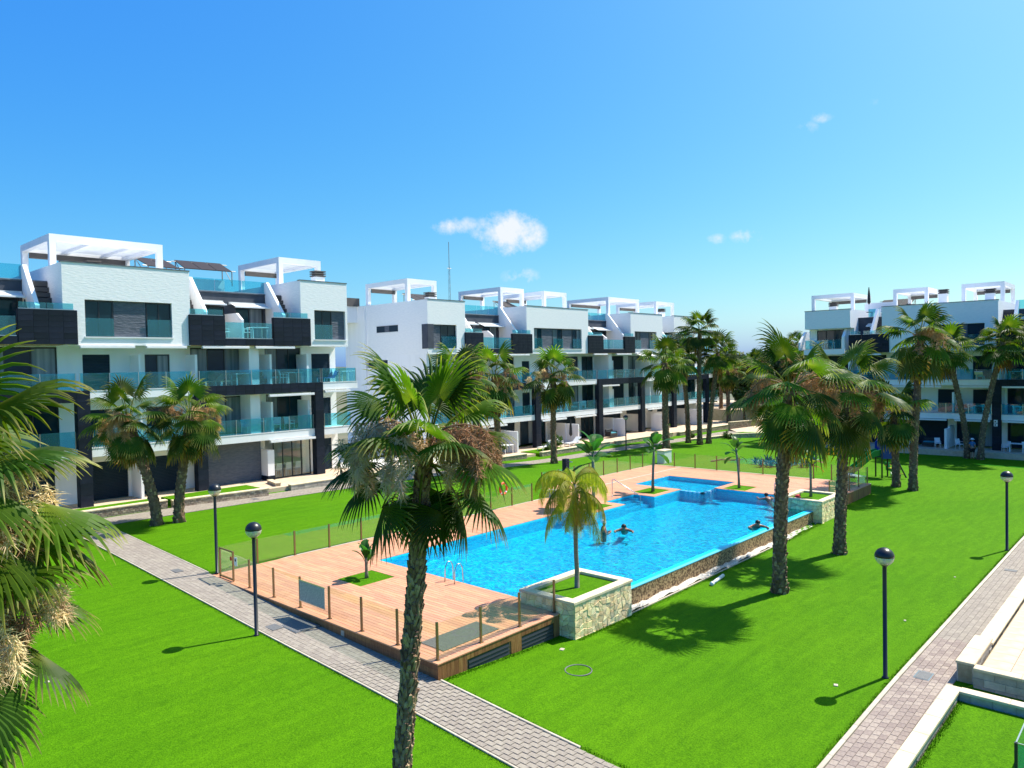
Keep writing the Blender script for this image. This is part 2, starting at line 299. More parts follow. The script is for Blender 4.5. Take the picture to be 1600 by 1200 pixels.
# ------------------------------------------------------------------ terrain
CP = np.array([(12.3, 8.7, -.70), (12.3, 14.1, -.43), (12.3, 26.7, .03), (12.3, 37.9, .435), (10.8, 25, -.03), (10.8, 15, -.38), (10.8, 10, -.62), (10.8, 36, .35),
    (16.3, 14.0, -.66), (17.2, 13.5, -.69), (20.2, 13.5, -.75), (26, 13.6, -.76), (32, 13.6, -.75), (37.3, 13.5, -.68), (46.9, 14, -.62),
    (20, 5.6, -.6), (30, 5.6, -.62), (38, 5.6, -.65), (50, 5.6, -.75), (14, 0, -.75), (30, 0, -.7), (50, 0, -.85), (0, 0, -1.), (0, 14, -.55), (0, 28, 0), (0, 40, .4), (-20, 10, -.6), (-20, 40, .3),
    (20, 27.5, 0), (32, 27.5, -.05), (47.5, 29.5, -.12), (47.6, 22, -.15), (47.6, 15, -.4), (24, 38, .35), (34, 38, .15), (46, 38, -.25), (60, 38, -.35), (80, 38, -.6),
    (60, 22, -.6), (60, 10, -.95), (72, 26, -1.05), (72, 12, -1.1), (72, 0, -1.2), (90, 20, -1.3), (90, 40, -1.1), (110, 0, -1.6), (110, 60, -1.5), (20, 60, .4), (60, 60, -.4), (0, 60, .6), (-20, -20, -1.2), (60, -20, -1.2)])
def _phi(r2): return np.where(r2 > 0, .5 * r2 * np.log(np.maximum(r2, 1e-12)), 0)
_n = len(CP)
_K = _phi(((CP[:, None, :2] - CP[None, :, :2]) ** 2).sum(-1)) + np.eye(_n) * 2.; _P = np.c_[np.ones(_n), CP[:, :2]]
_Wt = np.linalg.solve(np.block([[_K, _P], [_P.T, np.zeros((3, 3))]]), np.r_[CP[:, 2], 0, 0, 0])
def g(x, y):
    x = np.asarray(x, float); y = np.asarray(y, float); r2 = (x[..., None] - CP[:, 0]) ** 2 + (y[..., None] - CP[:, 1]) ** 2
    r = _phi(r2) @ _Wt[:_n] + _Wt[_n] + _Wt[_n + 1] * x + _Wt[_n + 2] * y
    return float(r) if r.ndim == 0 else r
def hit(u, v):
    r = pix_dir(u, v); z = -.3
    for i in range(50):
        t = (z - CAMZ) / r.z; x, y = r.x * t, r.y * t; z = .5 * z + .5 * g(x, y)
    return x, y, z
DX0, DX1, DX2, DY0, DY1, DY2 = 12.32, 34., 46.9, 14.12, 26.8, 29.05     # deck outline
def in_deck(x, y): return (DX0 < x < DX2 and DY0 < y < DY1) or (DX1 < x < DX2 and DY1 <= y < DY2)
def grid_sheet(xs, ys, zf, skip=None):
    xs = np.array(xs); ys = np.array(ys); X, Y = np.meshgrid(xs, ys, indexing='ij'); Z = zf(X, Y); m = MB(); ny = len(ys)
    m.v = [tuple(p) for p in np.stack([X, Y, Z], -1).reshape(-1, 3).tolist()]
    for i in range(len(xs) - 1):
        for j in range(ny - 1):
            if skip and skip((xs[i] + xs[i + 1]) / 2, (ys[j] + ys[j + 1]) / 2): continue
            m.f.append((i * ny + j, (i + 1) * ny + j, (i + 1) * ny + j + 1, i * ny + j + 1))
    return m
def brk(a, b, st, extra): return sorted(set([round(x, 3) for x in np.arange(a, b + .01, st)] + list(extra)))
xs = brk(-26, 112, 1.15, (DX0, DX1, DX2)); ys = brk(-24, 62, 1.15, (DY0, DY1, DY2))
grid_sheet(xs, ys, g, in_deck).build('lawn', M_turf, smooth=True, kind='structure')
m = MB()
for i in range(40):
    a, b = 2 * math.pi * i / 40, 2 * math.pi * (i + 1) / 40
    m.add([(0, 0, -4), (4000 * math.cos(a), 4000 * math.sin(a), -4), (4000 * math.cos(b), 4000 * math.sin(b), -4)], [(0, 1, 2)])
m.build('ground', M_earth, kind='structure')
# low hills on the horizon
for (a0, a1, d, h) in ((10, 60, 1500, 15), (35, 75, 1100, 9), (-20, 24, 1800, 22)):
    m = MB(); n = 40; hr = random.Random(int(d)); ph = [hr.uniform(0, 6) for _ in range(4)]
    for i in range(n + 1):
        a = R_(a0 + (a1 - a0) * i / n); k = math.sin(math.pi * i / n) ** .6
        hh = h * k * (1 + .3 * math.sin(i * .35 + ph[0]) + .18 * math.sin(i * .9 + ph[1]) + .08 * math.sin(i * 2.1 + ph[2]))
        for dd, z in ((d, -6), (d + 120, hh), (d + 500, hh * .7), (d + 700, -6)): m.v.append((dd * math.cos(a), dd * math.sin(a), z))
    for i in range(n):
        for k in range(3): m.f.append((i * 4 + k, i * 4 + 4 + k, i * 4 + 5 + k, i * 4 + 1 + k))
    m.build('hill', M_hill, smooth=True, kind='structure')

# ------------------------------------------------------------------ paved paths
def paved(name, x0, x1, y0, y1, along, bl, bw, mt, key, lim=300, stagger=.5):
    nx = max(2, int((x1 - x0) / .8)); ny = max(2, int((y1 - y0) / .8))
    p = grid_sheet(np.linspace(x0, x1, nx), np.linspace(y0, y1, ny), lambda X, Y: g(X, Y) + .012).build(name, M_grout, kind='structure')
    L0, L1, W0, W1 = (x0, x1, y0, y1) if along == 'x' else (y0, y1, x0, x1)
    rows = max(1, round((W1 - W0) / bw)); bw = (W1 - W0) / rows; cells = []
    for r in range(rows):
        s = L0 - (bl * stagger if r % 2 else 0)
        while s < L1 - .02:
            a, b = max(s, L0), min(s + bl, L1)
            if b - a > .04: cells.append(((a + b) / 2, W0 + (r + .5) * bw, b - a))
            s += bl
    cx = np.array([c[0] for c in cells]); cw = np.array([c[1] for c in cells])
    X, Y = (cx, cw) if along == 'x' else (cw, cx); Z = g(X, Y); e = .05; gx = (g(X + e, Y) - Z) / e; gy = (g(X, Y + e) - Z) / e
    order = sorted(range(len(cells)), key=lambda i: key(X[i], Y[i])); j = .004
    me = MB().bbox(-bl / 2 + j, bl / 2 - j, -bw / 2 + j, bw / 2 - j, -.03, 0, .005).mesh('brick', mt)
    far = MB()
    for n, i in enumerate(order):
        full = abs(cells[i][2] - bl) < .01; h = .024 + rnd.uniform(0, .004)
        if n < lim and full:
            o = mobj('brick', me, p, (X[i], Y[i], Z[i] + h), (math.atan(gy[i]) + rnd.uniform(-.01, .01), -math.atan(gx[i]) + rnd.uniform(-.01, .01), 0))
            if along == 'y': o.rotation_euler = (math.atan(gy[i]), -math.atan(gx[i]), math.pi / 2)
        else:
            hl = cells[i][2] / 2 - j; hw = bw / 2 - j; hx, hy = (hl, hw) if along == 'x' else (hw, hl); b = len(far.v)
            for sx, sy in ((-1, -1), (1, -1), (1, 1), (-1, 1)): far.v.append((X[i] + sx * hx, Y[i] + sy * hy, Z[i] + h + gx[i] * sx * hx + gy[i] * sy * hy))
            for sx, sy in ((-1, -1), (1, -1), (1, 1), (-1, 1)): far.v.append((X[i] + sx * hx, Y[i] + sy * hy, Z[i] + .005))
            far.f += [(b, b + 1, b + 2, b + 3)] + [(b + 4 + k, b + 4 + (k + 1) % 4, b + (k + 1) % 4, b + k) for k in range(4)]
    if far.f: far.build('far_bricks', M_brick_s, p, kind='stuff')
    return p
def visible_key(x, y):
    q = _W.T @ np.array([x, y, -.5 - CAMZ]); u = 800 + 1151 * q[0] / q[2]; v = 600 + 1151 * q[1] / q[2]
    return math.hypot(x, y) + (0 if -20 < u < 1620 and v < 1215 and q[2] > 0 else 1000)
paved('pool_path', 10.86, 12.3, 2.2, 38.2, 'y', .24, .16, M_brick2, visible_key)
paved('garden_path', 12.3, 60., 4.32, 5.42, 'x', .22, .16, M_brick, visible_key)
paved('terrace_path', 6., 84., 37.4, 39.1, 'x', .24, .17, M_brick2, visible_key, 0)
def kerb_run(x0, y0, x1, y1, w, h, n):
    for i in range(n):
        a, b = i / n, (i + 1) / n; xa, ya, xb, yb = x0 + (x1 - x0) * a, y0 + (y1 - y0) * a, x0 + (x1 - x0) * b, y0 + (y1 - y0) * b
        L = math.hypot(xb - xa, yb - ya); za, zb = g(xa, ya), g(xb, yb)
        o = mobj('kerb', KM.setdefault((round(L, 2), w, h), MB().bbox(-L / 2 + .002, L / 2 - .002, -w / 2, w / 2, -.12, h, .008).mesh('kerb', M_kerb)), KP, ((xa + xb) / 2, (ya + yb) / 2, (za + zb) / 2))
        o.rotation_euler = (0, -math.atan2(zb - za, L), math.atan2(yb - ya, xb - xa))
KM = {}; KP = empty('kerb_line', kind='structure')
kerb_run(12.3, 5.48, 60, 5.48, .1, .05, 60); kerb_run(10.81, 4, 10.81, 37.2, .06, .035, 34); kerb_run(12.34, 9.6, 12.34, 14.05, .06, .05, 5); kerb_run(12.34, 27, 12.34, 37.3, .05, .035, 10)

def fringe():
    r = np.random.default_rng(3); P = []
    for (x0, y0, x1, y1, w, n) in ((10.77, 4, 10.77, 37, .05, 9000), (12.38, 6.5, 12.38, 14, .05, 3000), (12.38, 27, 12.38, 37, .05, 2500), (13, 5.55, 45, 5.55, .05, 11000), (12.4, 14.0, 17.2, 14.0, .05, 2500), (17.3, 13.45, 20.3, 13.45, .05, 1500), (20.3, 13.57, 37.4, 13.57, .08, 7000), (13.5, 3.95, 19.6, 3.95, .05, 3000)):
        t = r.random(n); o = r.normal(0, w, n); L = math.hypot(x1 - x0, y1 - y0); P.append(np.c_[x0 + (x1 - x0) * t - (y1 - y0) / L * o, y0 + (y1 - y0) * t + (x1 - x0) / L * o])
    P = np.concatenate(P); n = len(P); z = np.concatenate([g(P[i:i + 4000, 0], P[i:i + 4000, 1]) for i in range(0, n, 4000)])
    plot = (P[:, 1] < 4.2); z[plot] = -.52
    az = r.random(n) * 6.283; w = r.uniform(.004, .008, n); h = r.uniform(.02, .045, n); lx, ly = r.normal(0, .014, (2, n))
    A = np.c_[P[:, 0] - np.cos(az) * w, P[:, 1] - np.sin(az) * w, z - .003]; B = np.c_[P[:, 0] + np.cos(az) * w, P[:, 1] + np.sin(az) * w, z - .003]; T = np.c_[P[:, 0] + lx, P[:, 1] + ly, z + h]
    V = np.stack([A, B, T], 1).reshape(-1, 3); me = bpy.data.meshes.new('turf_blades'); me.vertices.add(3 * n); me.vertices.foreach_set('co', V.ravel()); me.loops.add(3 * n); me.loops.foreach_set('vertex_index', np.arange(3 * n, dtype=np.int32)); me.polygons.add(n); me.polygons.foreach_set('loop_start', np.arange(0, 3 * n, 3, dtype=np.int32)); me.polygons.foreach_set('loop_total', np.full(n, 3, np.int32)); me.update(); me.validate()
    me.materials.append(mat('turf_blade', (.055, .17, .003), .8, island=.3, spec=.05)); mobj('turf_blades', me, None, kind='stuff', label='short bright green turf blades along the path and planter edges', cat='grass')
fringe()
# ------------------------------------------------------------------ pool terrace
POOL = [(17.6, 20.3, 15.7, 23.55), (20.3, 30.1, 14.3, 23.55), (30.1, 32.8, 14.3, 22.2), (32.8, 35.75, 14.3, 23.55), (35.75, 37.4, 14.3, 22.2), (37.4, 38.6, 15.7, 22.2), (38.6, 40.2, 15.7, 20.7)]
KID = (38.75, 42.9, 20.85, 25.5); PL = [(17.25, 20.3, 13.55, 15.7), (37.4, 40.25, 13.55, 15.7)]
BEDS = [(15.0, 16.6, 21.2, 22.6), (30.5, 32.3, 22.6, 24.0), (36.3, 38.1, 22.6, 24.0), (40.35, 42.0, 19.0, 20.4)]
inr = lambda x, y, r: r[0] < x < r[1] and r[2] < y < r[3]
in_pool = lambda x, y: any(inr(x, y, r) for r in POOL)
WALLT = (38.6, 38.75, 20.7, 22.2), (38.6, 40.2, 20.7, 20.85)
X_ = sorted(set([DX0, DX1, DX2] + [a for r in POOL + [KID] + PL + BEDS for a in r[:2]] + [38.75])); Y_ = sorted(set([DY0, DY1, DY2, 14.3] + [a for r in POOL + [KID] + PL + BEDS for a in r[2:] if a > DY0] + [20.85]))
def cell(x, y):
    if not in_deck(x, y): return 'o'
    if in_pool(x, y): return 'p'
    if inr(x, y, KID): return 'k'
    if any(inr(x, y, r) for r in PL): return 'l'
    if any(inr(x, y, r) for r in WALLT): return 'w'
    if y < 14.3 and 20.3 < x < 37.4: return 'i'
    if any(inr(x, y, r) for r in BEDS): return 'b'
    return 'd'
deck = empty('pool_terrace', (0, 0, 0), label='terracotta coloured plank terrace around the blue swimming pool', cat='terrace')
base = MB(); basin = MB(); water = MB(); kwater = MB(); kbas = MB(); HT = {'p': -.62, 'k': -.3, 'd': -.02, 'w': -.06, 'i': -.1, 'b': -.06, 'l': -1.5, 'o': -1.5}
cc = {(i, j): cell((X_[i] + X_[i + 1]) / 2, (Y_[j] + Y_[j + 1]) / 2) for i in range(len(X_) - 1) for j in range(len(Y_) - 1)}
for (i, j), c in cc.items():
    x0, x1, y0, y1 = X_[i], X_[i + 1], Y_[j], Y_[j + 1]
    if c in 'po' and c == 'o': continue
    tgt = basin if c == 'p' else kbas if c == 'k' else base
    if c != 'l': tgt.quad((x0, y0, HT[c]), (x1, y0, HT[c]), (x1, y1, HT[c]), (x0, y1, HT[c]))
    for (di, dj, a, b) in ((-1, 0, (x0, y1), (x0, y0)), (1, 0, (x1, y0), (x1, y1)), (0, -1, (x0, y0), (x1, y0)), (0, 1, (x1, y1), (x0, y1))):
        nb = cc.get((i + di, j + dj), 'o')
        if c in 'pk' or nb == c: continue
        lo = HT[nb]
        if lo < HT[c] and c != 'l':
            (basin if nb in 'pk' else base).quad((*a, lo), (*b, lo), (*b, HT[c]), (*a, HT[c]))
    if c == 'p':
        nx, ny = max(1, int((x1 - x0) / .5)), max(1, int((y1 - y0) / .5)); water.quad((x0, y0, -.1), (x1, y0, -.1), (x1, y1, -.1), (x0, y1, -.1))
    if c == 'k': kwater.quad((x0, y0, -.06), (x1, y0, -.06), (x1, y1, -.06), (x0, y1, -.06))
base.build('deck_base', M_dgrout, deck); basin.build('pool_basin', M_ptile, deck); kbas.build('wading_pool_basin', M_ptile, deck)
# steps under water in the alcove
st = MB()
for k in range(3): st.box(33.0, 35.6, 23.5 - .35 * (k + 1), 23.5 - .35 * k, -.61, -.2 - .12 * k)
st.build('pool_steps', M_ptile, deck)
water.build('pool_water', M_water, kind='structure'); kwater.build('wading_pool_water', M_water, kind='structure')
# spill lip, mosaic wall and gravel ledge of the overflow side
MB().bbox(20.32, 37.38, 13.97, 14.13, -.13, -.095, .006).build('overflow_lip', M_plip, deck); MB().box(20.32, 37.38, 14.131, 14.32, -.3, -.0975).build('overflow_shelf', M_ptile, deck)
MB().box(20.32, 37.38, 13.98, 14.1, -1.3, -.12).build('mosaic_wall', M_pebble, deck)
m = grid_sheet(np.linspace(20.32, 37.38, 120), np.linspace(13.66, 13.98, 6), lambda X, Y: -.7 + .03 * np.sin(X * 9) * np.cos(Y * 21) + .035 * np.sin(X * 3.1 + Y * 40)); m.build('gravel_ledge', M_gravel, deck, True, kind='stuff')
MB().box(20.32, 37.38, 13.6, 13.66, -1.1, -.72).build('ledge_edge', M_kerb, deck)
m = MB()
for r in WALLT: m.bbox(r[0] - .03, r[1] + .03, r[2] - .03, r[3] + .03, -.14, -.045, .01)
m.build('wading_pool_wall', M_plip, deck)
for k in range(9):
    x, y = (38.56, 20.95 + k * .28) if k < 4 else (38.8 + (k - 4) * .3, 20.66)
    mobj('water_spout', bpy.data.meshes.get('water_spout') or MB().prism([(-.05, 0), (.05, 0), (.07, -.08), (.05, -.09), (-.05, -.09), (-.07, -.08)], -.02, .02, 1).mesh('water_spout', M_foam), deck, (x, y, -.02), (0, 0, math.pi / 2 if k < 4 else 0))
# planks
pm = {}; plank_cells = []
bw = .15; x = DX0 + .005
while x < DX2 - .02:
    x1 = min(x + bw, DX2)
    y = DY0 + .005 - rnd.choice((0, .4, .8)); xm = (x + x1) / 2
    ymax = DY2 if xm > DX1 else DY1
    while y < ymax - .01:
        a, b = max(y, DY0), min(y + 1.2, ymax); n = 6
        # clip the plank against everything that is not deck
        run = None; step = .05; yy = a
        cuts = [a] + [v for v in Y_ if a < v < b] + [b]
        for s, e in zip(cuts, cuts[1:]):
            ok = cell(xm, (s + e) / 2) == 'd'
            if ok: run = (run[0], e) if run else (s, e)
            if (not ok or e == b) and run:
                if run[1] - run[0] > .03: plank_cells.append((xm, x1 - x, run[0], run[1]))
                run = None
        y += 1.2
    x += bw
plank_cells.sort(key=lambda c: visible_key(c[0], (c[2] + c[3]) / 2))
far = MB()
for n, (xm, w, a, b) in enumerate(plank_cells):
    L = b - a; hx = w / 2 - .004; hy = L / 2 - .003
    if n < 300:
        k = (round(hx, 3), round(hy, 3))
        if k not in pm: pm[k] = MB().bbox(-hx, hx, -hy, hy, -.02, 0, .004).mesh('plank', M_board)
        mobj('plank', pm[k], deck, (xm, (a + b) / 2, rnd.uniform(-.001, .001)))
    else: far.box(xm - hx, xm + hx, a + .003, b - .003, -.021, rnd.uniform(-.0015, .0015))
far.build('far_planks', M_board_s, deck, kind='stuff')
# cladding of the raised sides
def clad(n0, n1, fixed, face, w=.145):
    s = n0
    while s < n1 - .01:
        e = min(s + w, n1); L = e - s
        for zz in ((0, 1),):
            if face == 'y':
                vent = any(a < (s + e) / 2 < b for a, b in ((13.35, 15.0), (15.45, 16.95))); lo = -.2 if vent else -1.1
                MB().box(s + .003, e - .003, fixed - .03, fixed + .0, lo, -.025).build('cladding_plank', M_plank, deck)
        s = e
clad(DX0 - .03, 17.2, DY0, 'y')
for zt, zb in ((-.025, -.17), (-.175, -.32), (-.325, -.47), (-.475, -.7)):
    y = DY0
    while y < 25.2:
        e = min(y + 1.4, 25.2)
        if zb > -.45 or y < 20: MB().box(DX0 - .03, DX0, y + .003, e - .003, zb, zt).build('cladding_plank', M_plank, deck)
        y = e
for x in np.arange(40.3, 46.85, .145): MB().box(x + .003, min(x + .142, 46.93), DY0 - .03, DY0, -1.1, -.025).build('cladding_plank', M_plank, deck)
MB().bbox(DX0 - .045, DX0 + .1, DY0 - .045, 25.2, -.026, .008, .004).build('deck_trim', M_board, deck); MB().bbox(DX0 + .1, 17.22, DY0 - .045, DY0 + .1, -.026, .008, .004).build('deck_trim', M_board, deck); MB().bbox(40.3, DX2 + .04, DY0 - .045, DY0 + .1, -.026, .008, .004).build('deck_trim', M_board, deck)
MB().box(DX0 - .1, DX2 + .1, DY1, DY1 + .12, -.6, .012).box(DX1, DX2 + .1, DY2, DY2 + .12, -.6, .012).box(DX2, DX2 + .12, DY0, DY2, -1., .01).build('deck_kerb', M_kerb, deck)
for a, b in ((13.37, 14.98), (15.47, 16.93)):
    v = MB().box(a, b, DY0 - .005, DY0 + .01, -1.05, -.21).build('vent', M_frame, deck)
    for k in range(6): MB().prism([(DY0 - .035, -.33 - k * .11), (DY0 - .03, -.345 - k * .11), (DY0 - .004, -.27 - k * .11), (DY0 - .006, -.255 - k * .11)], a + .02, b - .02, 0).build('slat', M_frame, v)
MB().box(DX0 - .04, DX0 - .03, 18.2, 18.36, -.26, -.1).build('socket_box', M_kerb, deck)
tag(MB().box(12.95, 15.1, 14.6, 15.55, .004, .016).build('rubber_mat', M_mat), 'dark grey rubber mat lying on the plank terrace by the corner post', 'mat')
for i, r in enumerate(BEDS):
    b = MB().box(r[0], r[1], r[2], r[3], -.05, -.012).build('turf_bed', M_turf, deck)
# stone planters
def planter(r, label):
    x0, x1, y0, y1 = r; t = empty('stone_planter', ((x0 + x1) / 2, (y0 + y1) / 2, -1.1), label=label, cat='planter', group='stone planters in the pool corners'); ox, oy, oz = t.location
    def L(m): m.v = [(a - ox, b - oy, c - oz) for a, b, c in m.v]; return m
    w = .28
    L(MB().box(x0, x1, y0, y0 + w, -1.1, .36).box(x0, x1, y1 - w, y1, -1.4, .36).box(x0, x0 + w, y0 + w, y1 - w, -1.1, .36).box(x1 - w, x1, y0 + w, y1 - w, -1.1, .36)).build('core', M_mortar, t)
    e = .04; z0, z1 = .36, .44
    for a in ((x0 - e, x1 + e, y0 - e, y0 + w), (x0 - e, x1 + e, y1 - w, y1 + e), (x0 - e, x0 + w, y0 + w + .003, y1 - w - .003), (x1 - w, x1 + e, y0 + w + .003, y1 - w - .003)):
        L(MB().bbox(*a, z0, z1, .01)).build('coping', M_cream, t)
    L(MB().box(x0 + w, x1 - w, y0 + w, y1 - w, .2, .34)).build('turf', M_turf, t)
    pr = random.Random(3)
    def stones(o, ux, uy, W, z0, z1, nx, ny):      # irregular flagstones from a jittered grid
        nrm = Vector((uy, -ux, 0)); G = {}
        for i in range(nx + 1):
            for j in range(ny + 1):
                G[i, j] = (W * i / nx + (pr.uniform(-.38, .38) * W / nx if 0 < i < nx else 0), z0 + (z1 - z0) * j / ny + (pr.uniform(-.38, .38) * (z1 - z0) / ny if 0 < j < ny else 0))
        for i in range(nx):
            for j in range(ny):
                q = [G[i, j], G[i + 1, j], G[i + 1, j + 1], G[i, j + 1]]; cs = [q]
                if pr.random() < .35:
                    cs = [[q[0], q[1], q[2]], [q[0], q[2], q[3]]] if pr.random() < .5 else [[q[0], q[1], q[3]], [q[1], q[2], q[3]]]
                for q in cs:
                    cx = sum(p[0] for p in q) / len(q); cz = sum(p[1] for p in q) / len(q); d = .012 + pr.uniform(0, .016); tl_ = pr.uniform(-.04, .04); n = len(q)
                    def P(a, k, dd): return tuple(Vector((o[0] + ux * (cx + (a[0] - cx) * k), o[1] + uy * (cx + (a[0] - cx) * k), cz + (a[1] - cz) * k)) + nrm * dd)
                    vs = [P(a, .94, -.01) for a in q] + [P(a, .93, d * .7) for a in q] + [P(a, .84, d + (a[0] - cx) * tl_ + (a[1] - cz) * tl_ * 1.5) for a in q]
                    fs = [tuple(range(2 * n, 3 * n))] + [(i2, (i2 + 1) % n, n + (i2 + 1) % n, n + i2) for i2 in range(n)] + [(n + i2, n + (i2 + 1) % n, 2 * n + (i2 + 1) % n, 2 * n + i2) for i2 in range(n)]
                    L(MB().add(vs, fs)).build('stone', M_flag, t)
    stones((x0, y0), 1, 0, x1 - x0, -1., .35, 15, 8); stones((x0, y1), 0, -1, y1 - y0, -1., .35, 10, 8)
    return t
planter(PL[0], 'square stone-clad planter holding a feather palm at the pool corner beside the plank terrace edge')
planter(PL[1], 'stone-clad planter with a small paddle-leaf plant at the far end of the overflow edge')

# ------------------------------------------------------------------ glass pool fence
def fence(name, pts, label, spacing=1.65, h=1.0, z=0, cat='fence'):
    f = empty(name, (pts[0][0], pts[0][1], z), label=label, cat=cat, group='glass fences around the pool'); ox, oy, oz = f.location; first = True
    for (x0, y0), (x1, y1) in zip(pts, pts[1:]):
        L = math.hypot(x1 - x0, y1 - y0); n = max(1, round(L / spacing)); ux, uy = (x1 - x0) / L, (y1 - y0) / L; a = math.atan2(uy, ux); s = L / n
        pk = ('fp', h); gk = ('fg', round(s, 3), h)
        if pk not in pm: pm[pk] = MB().box(-.03, .03, -.025, .025, 0, h).box(-.06, .06, -.05, .05, 0, .02).mesh('post', M_post)
        if gk not in pm: pm[gk] = MB().box(.05, s - .05, -.005, .005, .05, h - .03).mesh('glass_panel', M_clear)
        for i in range(n + 1):
            if i or first: mobj('post', pm[pk], f, (x0 + ux * s * i - ox, y0 + uy * s * i - oy, 0), (0, 0, a))
            if i < n: mobj('glass_panel', pm[gk], f, (x0 + ux * s * i - ox, y0 + uy * s * i - oy, 0), (0, 0, a))
        first = False
    return f
fence('glass_fence', [(12.45, 24.1), (12.45, 14.28), (17.2, 14.28)], 'clear glass fence on bronze posts along the paved path and deck corner')
fence('glass_fence', [(12.6, 26.86), (30.6, 26.86)], 'clear glass fence on bronze posts between pool deck and lawn by the left apartments')
fence('glass_fence', [(34.1, 29.1), (46.95, 29.1), (46.95, 17.5)], 'clear glass fence around the far deck corner behind the wading pool')
fence('glass_fence', [(40.6, 14.3), (46.95, 14.3), (46.95, 16.4)], 'short clear glass fence on the raised deck end near the play slide')
gt = empty('pool_gate', (12.45, 25.3, 0), label='framed glass pool gate with small red and white signs', cat='gate')
MB().box(-.03, .03, -.06, -.01, .02, 1.1).box(-.03, .03, .95, 1.0, .02, 1.1).box(-.02, .02, -.01, .95, 1.05, 1.1).box(-.02, .02, -.01, .95, .04, .09).build('frame', M_post, gt)
MB().box(-.005, .005, 0, .94, .1, 1.04).build('glass_panel', M_clear, gt)
MB().prism([(.1 + .07 * math.cos(a), .82 + .08 * math.sin(a)) for a in np.linspace(0, 5.8, 9)], -.02, -.012, 0).build('red_sign', M_red, gt)
MB().box(-.02, -.01, -.36, -.16, .62, .92).build('white_sign', M_plast, gt); MB().prism([(-.26 + .045 * math.cos(a), .82 + .05 * math.sin(a)) for a in np.linspace(0, 5.8, 9)], -.026, -.021, 0).build('sign_mark', M_black, gt)
MB().box(-.005, .005, -1.15, -.08, .06, 1.0).build('side_panel', M_clear, gt)
MB().tube([(-.03, .1, .55), (-.07, .1, .55), (-.07, .02, .55)], .01).build('handle', M_steel, gt)
nb = empty('notice_board', (12.38, 20.0, .3), label='faded grey printed notice panel hung on the glass pool fence', cat='notice')
MB().box(-.012, 0, -.68, .72, 0, .62).build('board', M_notice, nb); MB().box(-.014, -.012, -.72, .76, .62, .65).box(-.014, -.012, -.72, .76, -.03, 0).build('rail', M_steel, nb)

# pool fittings
def ladder(loc, rz, label):
    t = empty('pool_ladder', loc, rz, label=label, cat='ladder', group='steel pool ladders')
    for s in (-.25, .25): MB().tube([(-.25, s, 0), (-.22, s, .5), (-.1, s, .68), (.05, s, .66), (.14, s, .5), (.16, s, .1), (.16, s, -.9)], .02, 8).build('rail', M_steel, t, True)
    for k in range(3): MB().box(.1, .2, -.25, .25, -.25 - k * .25, -.22 - k * .25).build('step', M_steel, t)
ladder((17.5, 19.05, 0), 0, 'curved steel ladder where the pool meets the broad plank terrace')
ladder((40.3, 16.9, 0), math.pi, 'curved steel ladder on the far short side of the pool beside the planter')
hr = empty('pool_handrail', (34.3, 24.05, 0), label='slanting steel handrail above the pool entry steps', cat='handrail')
MB().tube([(0, 0, 0), (0, 0, .98), (.02, -.06, 1.02), (.55, -1.5, .12), (.55, -1.5, -.5)], .022, 8).build('rail', M_steel, hr, True); MB().box(-.06, .06, -.06, .06, 0, .012).build('foot', M_steel, hr)
sh = empty('shower_column', (33.2, 26.5, 0), label='dark outdoor shower column on the deck by the fence', cat='shower')
MB().box(-.16, .16, -.14, .14, 0, 2.1).build('column', M_tile, sh); MB().tube([(0, -.14, 1.95), (0, -.4, 1.98)], .02).lathe([(.09, 1.93), (.09, 1.96)], (0, -.4, 0), 12).build('shower_head', M_steel, sh); MB().tube([(-.1, -.15, .3), (-.1, -.15, 1.7)], .015).build('pipe', M_steel, sh)
MB().box(-1., -.2, .0, .9, 0, .16).box(-1., -.2, .35, .9, .16, .32).build('step', M_block, sh)
bu = empty('lifebuoy', (28.16, 26.72, 1.05), R_(8), label='orange ring lifebuoy hanging on the glass fence', cat='lifebuoy')
MB().tube([(.3 * math.cos(a), 0, .3 * math.sin(a)) for a in np.linspace(0, 2 * math.pi, 25)], .06, 8, False).build('ring', M_buoy, bu, True)
for a in (.8, 2.4, 3.9, 5.5): MB().tube([(.3 * math.cos(a + d), 0, .3 * math.sin(a + d)) for d in (-.12, 0, .12)], .064, 8).build('band', M_plast, bu, True)

# ------------------------------------------------------------------ lamps
def make_lamp():
    t = empty('globe_lamp', (0, 0, 0))
    MB().lathe([(.085, 0), (.085, .02), (.055, .03), (.052, 2.86), (.045, 2.9)], n=12).build('pole', M_blackp, t, True)
    MB().lathe([(.05, 2.86), (.09, 2.9), (.11, 2.93), (.09, 2.95)], n=16).build('collar', M_blackp, t, True)
    gl = MB().lathe([(.23 * math.cos(a), 3.12 + .23 * math.sin(a)) for a in np.linspace(-1.15, 0, 8)], n=20).build('globe', M_globe, t, True)
    MB().lathe([(.236 * math.cos(a), 3.125 + .23 * math.sin(a)) for a in np.linspace(-.02, 1.55, 10)], n=20).build('cap', M_blackp, t, True)
    MB().lathe([(.04, 2.95), (.035, 3.1)], n=8).build('bulb', M_plast, gl)
    return t
M_globe = glass('lamp_globe', (.9, .9, .85), .5, .8, .05, (.75, .72, .62))
lamp0 = make_lamp()
